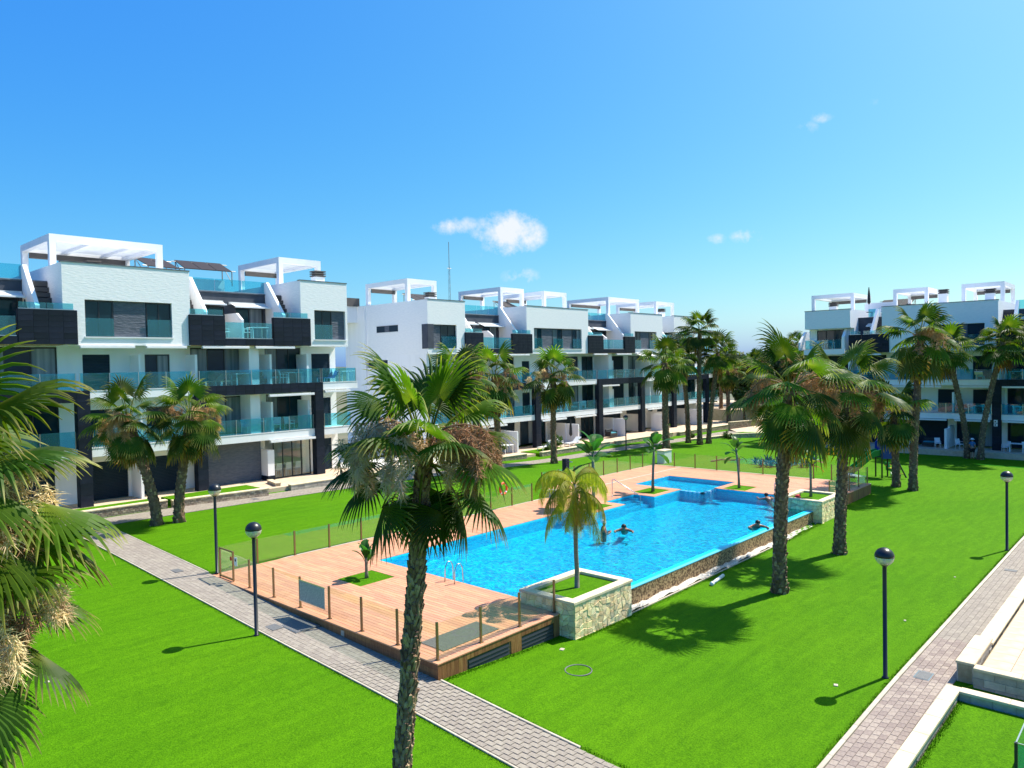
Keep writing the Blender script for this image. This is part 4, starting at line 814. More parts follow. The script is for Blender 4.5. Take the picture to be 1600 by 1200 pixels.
for k in range(3):
    a = k * 2.094; mm.tube([(.13 * math.cos(a), .13 * math.sin(a), 0), (.1 * math.cos(a), .1 * math.sin(a), 7.5)], .02, 4)
for i in range(24):
    a, c = i * 2.094, (i + 1) * 2.094; mm.tube([(.12 * math.cos(a), .12 * math.sin(a), i * .31), (.12 * math.cos(c), .12 * math.sin(c), i * .31 + .31)], .012, 3)
mm.build('lattice', M_galv, ms); MB().tube([(0, 0, 7.4), (0, 0, 10.2)], .035, 5).tube([(-.3, 0, 7.3), (.3, 0, 7.3)], .03).build('antenna', M_galv, ms)

# ------------------------------------------------------------------ garden walls before the blocks
def lowwall(name, x0, y0, x1, y1, zb, zt, th, label, stone='block', cope=.06, group='low garden walls'):
    L = math.hypot(x1 - x0, y1 - y0); t = empty(name, (x0, y0, zb), math.atan2(y1 - y0, x1 - x0), label=label, cat='wall', group=group); H = zt - zb
    MB().box(.01, L - .01, -th / 2 + .02, th / 2 - .02, -.5, H - cope).build('core', M_mortar, t)
    n = max(1, round(L / 1.0))
    for i in range(n): MB().bbox(L * i / n + .002, L * (i + 1) / n - .002, -th / 2 - .03, th / 2 + .03, H - cope, H, .01).build('coping', M_cream, t)
    h0 = -.1; nr = max(1, round((H - cope - h0) / (.2 if stone == 'block' else .11))); rh = (H - cope - h0) / nr; bl = .45 if stone == 'block' else .2; cnt = 0; far = MB()
    for sd in (-1, 1):
        for r in range(nr):
            s = -(bl / 2 if r % 2 else 0)
            while s < L - .02:
                a, c = max(s, 0) + .004, min(s + bl, L) - .004; d = rnd.uniform(.0, .012)
                if c - a > .03:
                    y0_, y1_ = sd * (th / 2 - .03), sd * (th / 2 - .005 + d)
                    if stone == 'block': MB().box(a, c, min(y0_, y1_), max(y0_, y1_), h0 + r * rh + .004, h0 + (r + 1) * rh - .004).build('block', M_block, t)
                    else: far.box(a + rnd.uniform(0, .03), c, min(y0_, y1_), max(y0_, y1_), h0 + r * rh + .004 + rnd.uniform(0, .02), h0 + (r + 1) * rh - .004)
                s += bl
    if far.f: far.build('rubble', M_rubble, t, kind='stuff')
    return t
lowwall('garden_wall', 9, 39.6, 15.9, 39.4, .35, .92, .3, 'low rubble wall with grass strip before the shuttered ground floor of the left block', 'rubble')
lowwall('garden_wall', 16.1, 39.25, 21.3, 38.75, .3, .86, .3, 'low rubble wall with grass behind it under the second palm of the left pair', 'rubble')
lowwall('garden_wall', 22.6, 39.9, 23.0, 41.6, .3, .85, .3, 'short cream coped wall beside the entry to the glazed dining room')
lowwall('garden_wall', 23.0, 39.3, 34.5, 39.3, .1, .75, .3, 'long low block wall before the right half of the left block', 'block')
for i, r in enumerate(((9, 15.8, 39.75, 41.1), (16.3, 21.2, 39.5, 41.1))): MB().box(r[0], r[1], r[2], r[3], .2, .80).build('turf_strip', M_turf, kind='structure')
MB().box(21.6, 34.4, 39.5, 41.35, .1, .64).build('terrace_paving', M_tan, kind='structure')
lowwall('garden_wall', 40.3, 41.0, 45.6, 40.6, -.4, .2, .3, 'low rubble wall round a paved terrace with a yellow-green shrub', 'rubble')
lowwall('garden_wall', 47.5, 40.6, 57.5, 40.6, -.5, .12, .3, 'low rubble wall before the garden with white loungers', 'rubble')
lowwall('garden_wall', 58.5, 40.6, 69, 40.6, -.6, .05, .3, 'low rubble wall before the sunlit terrace by the distant lamp', 'rubble')
lowwall('garden_wall', 70.5, 40.6, 84, 40.6, -.8, -.05, .3, 'far reddish rubble wall at the end of the middle block', 'rubble')
MB().box(47.6, 52, 40.8, 43.0, -.5, -.02).build('turf_strip', M_turf, kind='structure'); MB().box(58.6, 84, 40.8, 43.1, -.7, -.06).build('terrace_paving', M_tan, kind='structure'); MB().box(40, 47.4, 41.1, 43.1, -.5, -.06).build('terrace_paving', M_tan, kind='structure'); MB().box(52.1, 58.4, 40.8, 43.1, -.5, -.04).build('terrace_paving', M_tan, kind='structure')
lowwall('garden_wall', 73.2, 31.0, 73.2, -3, -1.3, -.70, .3, 'long low wall along the terraces of the shaded right block', 'rubble')
lowwall('garden_wall', 72.0, 36.3, 79, 31.5, -1.1, -.2, .3, 'low pale wall closing the far end of the lawn', 'rubble'); lowwall('garden_wall', 66.5, 37.4, 72.5, 36.2, -.8, -.3, .3, 'low pale wall beside the cluster of four slim palms', 'rubble')
lowwall('garden_wall', 79, 39, 100, 33, -1.2, .5, .3, 'brown retaining wall of the ramp beyond the middle block', 'rubble'); MB().add([(78, 36, -1.), (100, 30, -.8), (101, 33, .4), (79, 39, -.3)], [(0, 1, 2, 3)]).build('ramp', M_tan, kind='structure')
MB().box(89, 112, 40, 56, -1.6, 1.2).build('raised_terrace', M_tan, kind='structure')
M_pale = mat('pale_paving', (.62, .58, .52), .85, (.68, .64, .58), 2)
MB().box(29.7, 38.1, 40.0, 58, -.3, .56).build('passage_paving', M_pale, kind='structure')
# walls of the terraces by the garden path
zt = -.30
lowwall('terrace_wall', 10, 4.14, 19.9, 4.14, -.7, zt, .26, 'cream coped low wall edging the small grass plot by the garden path'); lowwall('terrace_wall', 19.78, 3.99, 19.78, -3, -.7, zt, .24, 'cream coped low wall closing the far end of the small grass plot')
MB().box(9, 19.6, -3, 3.98, -1.2, -.52).build('turf_plot', M_turf, kind='structure')
lowwall('terrace_wall', 21.0, 4.13, 23.3, 4.13, -.62, -.08, .36, 'raised cream stone pier at the corner of the sand-coloured terrace'); lowwall('terrace_wall', 20.95, 3.92, 20.95, -3, -.62, -.1, .26, 'stone block wall facing the grass plot under the sand-coloured terrace'); lowwall('terrace_wall', 23.35, 4.12, 39, 4.12, -.64, -.24, .32, 'long cream coped wall beside the garden path along the sand-coloured terrace')
tp = MB().box(21.1, 39, -3, 3.9, -1, -.345).build('sand_terrace', M_mortar, kind='structure')
k = 0
tm = MB().bbox(-.295, .295, -.295, .295, -.03, 0, .004).mesh('tile', M_tan)
for i in range(30):
    for j in range(10):
        mobj('tile', tm, tp, (21.42 + i * .6, 3.58 - j * .6, -.318))
lowwall('terrace_wall', 48, 5.2, 48, -3, -.85, -.3, .3, 'far cream wall where the garden path ends beside a glass screen'); lowwall('terrace_wall', 48.2, 5.2, 60, 5.2, -.9, -.35, .3, 'far cream wall running on beyond the last lamp')
fence('glass_screen', [(47.9, 5.1), (47.9, 1.)], 'glass screen on the far terrace wall beyond the last lamp', 1.3, .95, -.3)
sc2 = empty('glass_screen', (15.76, 2.3, -.52), label='corner of a dark-framed green glass screen standing on the small grass plot', cat='screen')
MB().box(-.025, .025, -.025, .025, 0, 1.1).build('post', M_frame, sc2); MB().box(0.03, 5, -.006, .006, .05, 1.08).build('glass_panel', M_guard, sc2); MB().box(-.006, .006, -4, -.03, .05, 1.08).build('glass_panel', M_guard, sc2); MB().box(0, 5, -.012, .012, 1.08, 1.1).box(-.012, .012, -4, 0, 1.08, 1.1).build('rail', M_steel, sc2)

# ------------------------------------------------------------------ lids and small ground items
def lid(x, y, w, l, label, m_=M_lid, rz=0, fr=True, name='drain_lid', cat='drain lid', dz=.03):
    t = empty(name, (x, y, g(x, y) + dz), rz, label=label, cat=cat)
    if fr: MB().box(-w / 2 - .03, w / 2 + .03, -l / 2 - .03, l / 2 + .03, -.03, .004).build('frame', M_steel, t)
    MB().bbox(-w / 2, w / 2, -l / 2, l / 2, -.03, .009, .004).build('plate', m_, t); return t
lid(20.75, 5.0, .5, .3, 'dark metal drain lid with bright frame set in the pinkish garden path')
lid(11.85, 20.2, .75, 1.5, 'large dark drain cover in the paved path beside the pool terrace', fr=True); lid(11.25, 20.35, .35, .5, 'small dark lid touching the large drain cover in the path', fr=False)
lid(20.2, 38.2, .3, .5, 'small dark lid in the path before the left block', fr=False); lid(11.6, 28.0, .3, .5, 'small dark lid in the path left of the pool gate', fr=False); lid(33.2, 5.0, .3, .4, 'small dark lid at the far stretch of the garden path', fr=False)
mh = empty('manhole', (15.5, 12.07, g(15.5, 12.07)), label='round turf-filled manhole cover sunk in the lawn before the planter', cat='manhole')
MB().tube([(.36 * math.cos(a), .36 * math.sin(a), .012) for a in np.linspace(0, 2 * math.pi, 29)], .018, 6, False).build('ring', M_lid, mh, True); MB().lathe([(.34, -.02), (.34, .008)], n=24).build('cover', M_turf, mh)
for (u, v, w, lab) in ((878, 1015, .15, 'small white valve cover in the lawn beside the stone planter'), (1306, 1071, .12, 'small white valve cover near the shadow of the garden path lamp'), (1414, 970, .08, 'small pale valve cover far out on the open lawn'), (1492, 902, .07, 'tiny pale valve cover on the lawn beside the kerb'), (74, 1066, .1, 'small white valve cover on the lawn under the foreground palm')):
    x, y, z = hit(u, v); lid(x, y, w, w * .8, lab, M_kerb, .3, False, 'valve_cover', 'valve cover', .012)
pp = empty('white_pipe', (24.9, 13.05, g(25.2, 13.0) + .07), R_(8), label='short white pipe lying on the lawn below the mosaic wall', cat='pipe'); MB().tube([(0, 0, 0), (1.25, 0, 0)], .065, 10).build('pipe', M_plast, pp, True); MB().tube([(-.05, 0, 0), (.06, 0, 0)], .075, 10).build('pipe_collar', M_plast, pp, True)

# ------------------------------------------------------------------ vegetation
def rad_mesh(name, m, rad, mt, smooth=False):
    me = m.mesh(name, mt, smooth); a = me.attributes.new('rad', 'FLOAT', 'POINT'); a.data.foreach_set('value', rad); return me
def fan_frond(name, pitch, mt, lp=.9, R=.82, N=34, seed=1, droop=1.4, fold=.3, spread=125):
    r = random.Random(seed); m = MB(); rad = []; a = R_(pitch); p = Vector((0, 0, 0)); pts = [p.copy()]; dirs = []
    for i in range(6):
        d = Vector((math.cos(a), 0, math.sin(a))); p = p + d * lp / 6; pts.append(p.copy()); a -= R_(5.5 if abs(pitch) < 70 else 2.5)
    m.tube(pts, [.024, .02, .018, .016, .015, .013, .011], 4); rad += [.0] * len(m.v)
    t = Vector((math.cos(a), 0, math.sin(a))); s = Vector((0, 1, 0)); n = t.cross(s); E = pts[-1]; dth = R_(2 * spread) / N; st = (.03, .3, .5, .66, .8, .92, 1.)
    for i in range(N):
        q = -R_(spread) + (i + .5) * dth; L = R * (1 - .26 * (q / R_(spread)) ** 2) * r.uniform(.9, 1.06)
        d = (t * math.cos(q) + s * math.sin(q) - n * fold * abs(math.sin(q)) - n * .1).normalized(); w = (s * math.cos(q) - t * math.sin(q)).normalized(); pos = E.copy(); pr = 0; b = len(m.v); dr = droop * r.uniform(.6, 1.5)
        tw = r.uniform(-.25, .25)
        for k, x in enumerate(st):
            stp = (x - pr) * L; pr = x
            if x > .5: d = (d + Vector((0, 0, -1)) * dr * stp * (2.2 if x > .75 else 1.2) + w * tw * stp).normalized()
            pos = pos + d * stp; hw = x * L * dth / 2 * 1.03 if x <= .52 else .5 * L * dth / 2 * max(0, 1 - (x - .5) / .51) ** .7
            nn = d.cross(w).normalized()
            if nn.dot(n) < 0: nn = -nn
            m.v += [tuple(pos - w * hw), tuple(pos + nn * hw * .75), tuple(pos + w * hw)]; rad += [x] * 3
        for k in range(len(st) - 1):
            c = b + k * 3; m.f += [(c, c + 1, c + 4, c + 3), (c + 1, c + 2, c + 5, c + 4)]
    return rad_mesh(name, m, rad, mt)
def make_fronds(key, mt, N, seed, R=.82, lp=.9):
    return {p: fan_frond('frond', p, mt, lp * (1 if p > -40 else .9), R, N, seed + int(p), 1.05 if p > -30 else .7, .28 if p > -30 else .4) for p in (82, 60, 38, 14, -12, -38, -62)}
FH = [make_fronds('h', M_leaf, 32, 11), make_fronds('h2', M_leafy, 30, 77)]; FL = [make_fronds('l', M_leaf, 20, 31), make_fronds('l2', M_leafy, 20, 53)]
FDRY = {h: [fan_frond('dry_frond', p, M_dry, .8, .85, n, 5, 2.6, .7, 90) for p in (-55, -75)] for h, n in ((1, 26), (0, 14))}; FYEL = {h: [fan_frond('yellow_frond', p, M_yel, .85, .95, n, 9, 1.2, .5, 110) for p in (-40, -62)] for h, n in ((1, 30), (0, 18))}
def flower(name, mt, seed, hi=True, L=1.4, drop=1.3):
    r = random.Random(seed); m = MB(); p = Vector((0, 0, 0)); a = R_(60); pts = [p.copy()]
    for i in range(9):
        p = p + Vector((math.cos(a), 0, math.sin(a))) * L / 9; a -= R_(13 * drop + (4 if i > 4 else 0)); pts.append(p.copy())
    m.tube(pts, [.016 - .0012 * i for i in range(10)], 4); ns = len(m.f); cl = []
    for i in range(3, 10):
        for k in range(3 if hi else 2):
            c = pts[i] + Vector((r.uniform(-.12, .12), r.uniform(-.16, .16), r.uniform(-.28, .02))); cl.append(c); 
    for c in cl:
        for k in range(46 if hi else 16):
            d = Vector((r.gauss(0, 1), r.gauss(0, 1), r.gauss(-.55, .9))).normalized(); o = c + d * r.uniform(0, .05) + Vector((0, 0, r.uniform(-.12, .05))); l = r.uniform(.06, .17); w = .0065 if hi else .014
            s = d.cross(Vector((r.random(), r.random(), r.random()))).normalized() * w; q = d.cross(s).normalized() * w
            m.add([o + s, o - s * .5 + q, o - s * .5 - q, o + d * l + Vector((0, 0, -.25 * l))], [(0, 1, 3), (1, 2, 3), (2, 0, 3)])
    me = m.mesh(name, mt); me.materials.append(M_stalk)
    me.polygons.foreach_set('material_index', [1 if i < ns else 0 for i in range(len(me.polygons))]); return me
FLW = {1: [flower('flower_cluster', M_flower, 3), flower('flower_cluster', M_flower, 4, drop=1.55)], 0: [flower('flower_cluster', M_flower, 5, False)]}; SED = {1: [flower('seed_cluster', M_seed, 6), flower('seed_cluster', M_seed, 7, drop=1.6)], 0: [flower('seed_cluster', M_seed, 8, False)]}
def trunk(t, pts, r0, r1, boots, seed):
    r = random.Random(seed); n = len(pts); k = 10; m = MB(); rs = [r0 + (r1 - r0) * (i / (n - 1)) ** .6 for i in range(n)]; rs[0] *= 1.25
    m.tube(pts, rs, k); m.build('trunk', M_bark, t, True)
    m = MB(); P = [Vector(p) for p in pts]; tot = sum((P[i + 1] - P[i]).length for i in range(n - 1)); nb = int(tot * boots)
    for b in range(nb):
        f = (b + .5) / nb * (n - 1); i = min(int(f), n - 2); c = P[i].lerp(P[i + 1], f - i); ax = (P[i + 1] - P[i]).normalized(); rr = rs[i] + (rs[i + 1] - rs[i]) * (f - i)
        q = b * 2.39996 + r.uniform(-.2, .2); e1 = ax.cross(Vector((0, 1, 0))).normalized(); e2 = ax.cross(e1); o = e1 * math.cos(q) + e2 * math.sin(q); s = ax.cross(o)
        w = r.uniform(.045, .075) * rr / .17; h = r.uniform(.10, .2); out = r.uniform(.012, .045) * (1.6 if r.random() < .12 else 1); sk = s * r.uniform(-.05, .05)
        a = c + o * (rr - .015) - ax * h * .4
        m.add([a - s * w, a + s * w, c + o * (rr + out) + ax * h * .6 + s * w * .55 + sk, c + o * (rr + out) + ax * h * .6 - s * w * .55 + sk, a + o * .035 + ax * h * .1, c + o * (rr + out * .3 - .01) + ax * h * .75 + sk], [(0, 1, 4), (1, 2, 4), (2, 3, 4), (3, 0, 4), (3, 2, 5), (1, 5, 2), (0, 3, 5)])
    m.build('leaf_bases', M_boot, t, kind='stuff')
def fan_palm(x, y, z0, top, label, hi=0, sc=1., n=26, seed=1, lean=(0, 0), fl=4, sd=3, dry=4, yel=2, r0=.24, r1=.16, group='fan palms', lo_pitch=-62, boots=26, fresh=.35, az=None, spec=None):
    r = random.Random(seed); t = empty('fan_palm', (x, y, z0), label=label, cat='palm tree', group=group); H = top - z0
    pts = []
    for i in range(13):
        f = i / 12; pts.append((lean[0] * f ** 1.5 + .05 * math.sin(f * 5 + seed), lean[1] * f ** 1.5 + .05 * math.cos(f * 4 + seed), H * f - (.1 if i == 0 else 0)))
    trunk(t, pts, r0, r1, boots, seed); tx, ty, tz = pts[-1]
    cr = empty('crown', (tx, ty, tz)); cr.parent = t; ps = [p for p in (82, 60, 38, 14, -12, -38, -62) if p >= lo_pitch]
    for (rel, p, k) in spec or ():
        q = R_(rel - 47.4); me = FH[1 if (r.random() < fresh and p > -20) else 0][p]; mobj('frond', me, cr, (.05 * math.cos(q), .05 * math.sin(q), r.uniform(-.12, .05)), (r.uniform(-.15, .15), r.uniform(-.1, .1), q), (k, k, k))
    for i in range(0 if spec else n):
        f = (i + .5) / n; p = ps[min(int(f ** .85 * len(ps)), len(ps) - 1)]; q = i * 2.39996 + seed + r.uniform(-.25, .25)
        S = FH if hi else FL; me = S[1 if (r.random() < fresh and p > -20) else 0][p]; k = sc * r.uniform(.85, 1.1)
        mobj('frond', me, cr, (.06 * math.cos(q), .06 * math.sin(q), r.uniform(-.1, .1) - .25 * f), (r.uniform(-.22, .22), r.uniform(-.12, .12), q), (k, k, k))
    for L, cnt, nm in ((FYEL[hi], yel, 'yellow_frond'), (FDRY[hi], dry, 'dry_frond'), (FLW[hi], fl, 'flower_cluster'), (SED[hi], sd, 'seed_cluster')):
        for i in range(cnt):
            q = r.uniform(0, 6.28) if az is None or 'cluster' not in nm else az[0 if nm[0] == 'f' else 1] + r.uniform(-.75, .75); k = sc * r.uniform(.85, 1.15) * (.86 if seed in (9, 14) and 'cluster' in nm else 1); mobj(nm, L[i % len(L)], cr, (.1 * math.cos(q), .1 * math.sin(q), (.22 if spec else .0) - .15 * r.random() if 'cluster' in nm else -.15 - .2 * r.random()), (0, r.uniform(-.15, .15), q), (k, k, k))
    return t
# foreground palms
cx, cy = 6.72, 8.68
fan_palm(cx, cy, g(cx, cy), 6.26, 'rough-trunked fan palm with cream flower clusters standing before the plank terrace corner', 1, .95, 23, 5, (.44, -.26), 6, 7, 0, 0, .128, .10, boots=120, fresh=.6, az=(R_(165), R_(-68)), spec=[(178, 14, 1.), (190, -12, 1.), (205, -38, 1.05), (165, -38, .95), (262, -62, .95), (318, -62, .95), (352, -12, 1.05), (10, -38, 1.), (335, 14, 1.05), (60, -38, .9), (120, -62, .9), (270, 60, .95), (240, 38, .95), (300, 38, .9), (100, 82, 1.05), (200, 82, 1.15), (320, 82, 1.05), (30, 60, 1.), (150, 60, 1.1), (230, 82, 1.), (20, 82, 1.1), (170, 38, .95), (80, 38, .9), (20, 38, .9), (110, 60, 1.), (90, 14, .9), (40, 14, .9)])
fan_palm(1.22, 7.78, g(1.2, 7.8), 5.6, 'shorter fan palm with fresh cream flower sprays growing against a taller one', 1, .85, 24, 14, (.0, 0), 5, 1, 1, 0, .16, .12, boots=40, fresh=.7, az=(R_(-35), R_(-70)))
fan_palm(.86, 7.9, g(1, 7.7), 6.6, 'fan palm at the picture edge with large tan flower clusters over the left lawn', 1, 1., 34, 9, (.15, -.1), 4, 6, 3, 0, .2, .15, boots=40, fresh=.6, az=(R_(-30), R_(-70)))
D = [((244, 820), 5.41, 1.15, 'leaning left fan palm of the pair beside the pool path and left block', (-.9, .5)), ((281, 815), 5.43, 1.15, 'right fan palm of the pair beside the pool path and left block', (.5, -.3)),
     ((779, 738), 6.71, 1.25, 'thick fan palm with tan seed skirts before the middle block terrace shrub', (-.1, .1)), ((866, 724), 6.65, 1.2, 'fan palm with brown seed clusters before the white loungers of the middle block', (.1, 0)), ((725, 752), 6.9, 1.2, 'fan palm partly hidden behind the flowering foreground palm crown', (0, 0)),
     ((1041, 703), 7.47, 1.3, 'stout clean-trunked fan palm standing left in the cluster before the middle block', (0, 0)), ((1076, 692), 7.86, 1.2, 'slim slightly leaning fan palm second in the cluster before the middle block', (-.6, .3)), ((1093, 694.7), 10.52, 1.1, 'tallest slim fan palm of the cluster rising above the middle block roofline', (.2, -.1)), ((1108, 693), 8.29, 1.2, 'slim fan palm leaning right at the end of the cluster', (.9, -.6)),
     ((1216, 925), 6.6, .98, 'large fan palm on the lawn between overflow pool wall and garden path', (-.25, -.65)), ((1314, 865), 6.22, 1.1, 'fan palm with yellowing fans on the lawn before the far stone planter', (.2, -.1)), ((1399, 760), 4.3, 1.25, 'short fan palm with a low crown next to the play slide', (0, 0)), ((1428, 766), 8.83, 1.35, 'tall dense-crowned fan palm beside the short one near the slide', (.6, -.2)),
     ((1511, 716), 8.0, 1.35, 'left one of two leaning fan palms before the right block', (-.8, 1.2)), ((1533, 718), 8.61, 1.35, 'right one of two leaning fan palms before the right block', (.3, -1.5))]
for i, ((u, v), top_, sc, lab, ln) in enumerate(D):
    x, y, z = hit(u, v); near = i in (9, 10); far = i in (5, 6, 7, 8, 13, 14)
    fan_palm(x, y, z, top_, lab, 1 if near or i < 2 else 0, sc * (1.45 if near else 1.18 if i in (0, 1, 11, 12, 13, 14) else 1.32), 27 if near else 26 if far else 27, 20 + i * 3, ln, 0 if far else 1, 0 if far else 4, 1 if far else 3, 0 if far else 3, .25 if not far else .34 if i == 5 else .25, .18 if not far else .23 if i == 5 else .18, lo_pitch=-12 if far and i != 5 else -62, boots=44 if near else 26, fresh=.6 if far else .42)

# feather palm in the near planter
def feather_frond(name, pitch, mt, L=1.7, n=44, seed=1, bend=9.5):
    r = random.Random(seed); m = MB(); rad = []; a = R_(pitch); p = Vector((0, 0, 0)); pts = [p.copy()]; ds = []
    for i in range(14):
        d = Vector((math.cos(a), 0, math.sin(a))); ds.append(d); p = p + d * L / 14; pts.append(p.copy()); a -= R_(bend)
    m.tube(pts, [.022 - .0013 * i for i in range(15)], 4); rad += [.05] * len(m.v)
    for i in range(n):
        f = .16 + .84 * (i + r.uniform(-.3, .3)) / n; f = min(max(f, .12), .995); k = min(int(f * 14), 13); c = pts[k].lerp(pts[k + 1], f * 14 - k); d = ds[k]
        l = .62 * math.sin(math.pi * min(1, (f * .82 + .16))) ** .7 * r.uniform(.75, 1.15)
        for s in (-1, 1):
            v = (Vector((0, s, 0)) + d * .7 + Vector((0, 0, r.uniform(-.1, .5)))).normalized(); q = c.copy(); b = len(m.v); w = .010
            for j, x in enumerate((0, .35, .7, 1)):
                if j: v = (v + Vector((0, 0, -1)) * .95).normalized(); q = q + v * l * (.35 if j < 3 else .3)
                h = d * w * (1, 1, .7, .08)[j]; m.v += [tuple(q - h), tuple(q + h)]; rad += [.3 + .65 * x] * 2
            for j in range(3): m.f.append((b + j * 2, b + j * 2 + 1, b + j * 2 + 3, b + j * 2 + 2))
    return rad_mesh(name, m, rad, mt)
qp = empty('feather_palm', (18.75, 14.6, .3), label='slender feather palm with drooping yellow-green fronds in the near stone planter', cat='palm tree')
m = MB(); m.tube([(.0, 0, 0), (.01, 0, .05), (.02, 0, .6), (.0, .01, 1.2), (-.02, 0, 2.4), (-.02, 0, 2.9), (-.03, 0, 3.4)], [.12, .085, .075, .07, .075, .12, .07], 10); m.build('trunk', M_qbark, qp, True)
QF = [feather_frond('feather_frond', p, M_queen, 1.6, 62, 3 + i, b_) for i, (p, b_) in enumerate(((74, 12), (55, 12.5), (34, 12), (8, 9), (-25, 5)))]
QD = [feather_frond('old_frond', p, M_queend, 1.25, 48, 13 + i, 3) for i, p in enumerate((-48, -66))]
cr = empty('crown', (-.03, 0, 3.35)); cr.parent = qp
for i in range(17):
    q = i * 2.39996; k = rnd.uniform(1., 1.25); mobj('frond', QF[min(4, int(i / 17 * 5.2))], cr, (0, 0, -.02 * i), (rnd.uniform(-.15, .15), 0, q), (k, k, k))
for i in range(7): mobj('old_frond', QD[i % 2], cr, (0, 0, -.25 - .05 * i), (rnd.uniform(-.2, .2), 0, i * 2.4 + .7), (.8, .8, .8))
# paddle-leaf plants
def paddle(name, pitch, L=1.0, W=.26, seed=1, mt=None):
    r = random.Random(seed); m = MB(); rad = []; a = R_(pitch); p = Vector((0, 0, 0)); pts = [p.copy()]; ds = [Vector((math.cos(a), 0, math.sin(a)))]
    for i in range(14):
        d = Vector((math.cos(a), 0, math.sin(a))); p = p + d * (L * .4 / 5 if i < 5 else L / 9); a -= R_(2 if i < 5 else 6.5); pts.append(p.copy()); ds.append(d)
    m.tube(pts, [.02] * 6 + [.015 - .0012 * i for i in range(9)], 4); rad += [.1] * len(m.v)
    for s in (-1, 1):
        b = len(m.v)
        for i in range(5, 15):
            f = (i - 5) / 9; w = W * math.sin(math.pi * min(.985, f * .93 + .05)) ** .55; n = ds[i].cross(Vector((0, 1, 0)))
            jag = r.uniform(.72, 1.05)
            for kk in (0, .5, 1): q = pts[i] + Vector((0, s, 0)) * w * kk * (jag if kk == 1 else 1) - n * (-.35 * w * kk + .25 * w * kk * kk); m.v.append(tuple(q)); rad.append(.3 + .4 * kk)
        for i in range(9):
            c = b + i * 3
            for k in range(2): m.f.append((c + k, c + k + 1, c + k + 4, c + k + 3))
    return rad_mesh(name, m, rad, mt or M_banana)
M_bananay = leafmat('paddle_leaf_yellow', (.22, .26, .02), (.3, .22, .03), (.2, .26, .04), .4, .2, .4); M_redleaf = leafmat('paddle_leaf_red', (.26, .10, .03), (.32, .15, .04), None, .35, .2, .5)
PD = [paddle('paddle_leaf', p, 1., .34, 3 + i) for i, p in enumerate((86, 74, 58, 32, -10))]; PDY = [paddle('paddle_leaf', p, .9, .26, 13 + i, M_bananay) for i, p in enumerate((80, 55))]; PDR = [paddle('paddle_leaf', p, .8, .2, 23 + i, M_redleaf) for i, p in enumerate((35, 0))]
def paddle_plant(x, y, z, h, label, n=8, sc=1., sets=(PD,), r0=.07, seed=1, lean=(0, 0)):
    r = random.Random(seed); t = empty('paddle_plant', (x, y, z), label=label, cat='plant', group='paddle-leaf plants around the pool')
    MB().tube([(lean[0] * f * f, lean[1] * f * f, h * f) for f in (0, .25, .5, .75, 1)], [r0 * 1.3, r0, r0 * .9, r0 * .95, r0 * .6], 8).build('stem', M_qbark, t, True)
    for i in range(n):
        S = sets[i % len(sets)]; me = S[min(len(S) - 1, int(i / n * len(S)))]; q = i * 2.4 + seed; k = sc * r.uniform(.8, 1.1)
        mobj('leaf', me, t, (lean[0], lean[1], h * .95 - .04 * i), (r.uniform(-.2, .2), 0, q), (k, k, k))
paddle_plant(31.5, 23.3, -.02, 2.8, 'tall paddle-leaf plant in the turf bed behind the feather palm', 9, 1.15, seed=2, r0=.09)
paddle_plant(37.2, 23.2, -.02, 2.6, 'slim paddle-leaf plant in the turf bed left of the wading pool', 7, 1., seed=4, r0=.08, lean=(.15, -.05))
paddle_plant(41.1, 19.7, -.02, 2.4, 'thin-stemmed small-crowned plant in the turf bed right of the wading pool', 10, .75, seed=5, r0=.07, lean=(-.15, .1))
paddle_plant(38.9, 14.65, .3, 1.95, 'yellow and red paddle-leaf plant growing in the far stone planter', 8, .85, (PD, PDY, PDR), .07, 6)
paddle_plant(15.8, 21.9, -.02, .75, 'small upright leafy plant in the terrace turf bed under the foreground palm', 9, .62, ([PD[0], PD[0], PD[1]],), .06, 7)
# shrubs, agaves, background trees
def leafball(name, n, rx, rz, size, mt, seed, clumps=14):
    r = random.Random(seed); m = MB(); rad = []; C = []
    for i in range(clumps):
        v = Vector((r.gauss(0, 1), r.gauss(0, 1), r.gauss(0, 1))).normalized() * r.uniform(.35, .85); C.append((Vector((v.x * rx, v.y * rx, v.z * rz)), r.uniform(.25, .5) * rx))
    for i in range(n):
        c, cr = C[i % clumps]; d = Vector((r.gauss(0, 1), r.gauss(0, 1), r.gauss(.2, 1))).normalized(); p = c + d * cr * r.uniform(.5, 1.05); s = size * r.uniform(.6, 1.3)
        u = d.cross(Vector((r.gauss(0, 1), r.gauss(0, 1), r.gauss(0, 1)))).normalized(); w = (u.cross(d) + d * r.uniform(-.6, .6)).normalized()
        m.add([p - u * s * .35, p - w * s * .1 + u * .02 * s, p + u * s * .35, p + w * s], [(0, 1, 2, 3)]); rad += [.5] * 4
    return rad_mesh(name, m, rad, mt)
SH = leafball('foliage', 900, .5, .5, .1, M_bush, 4); 
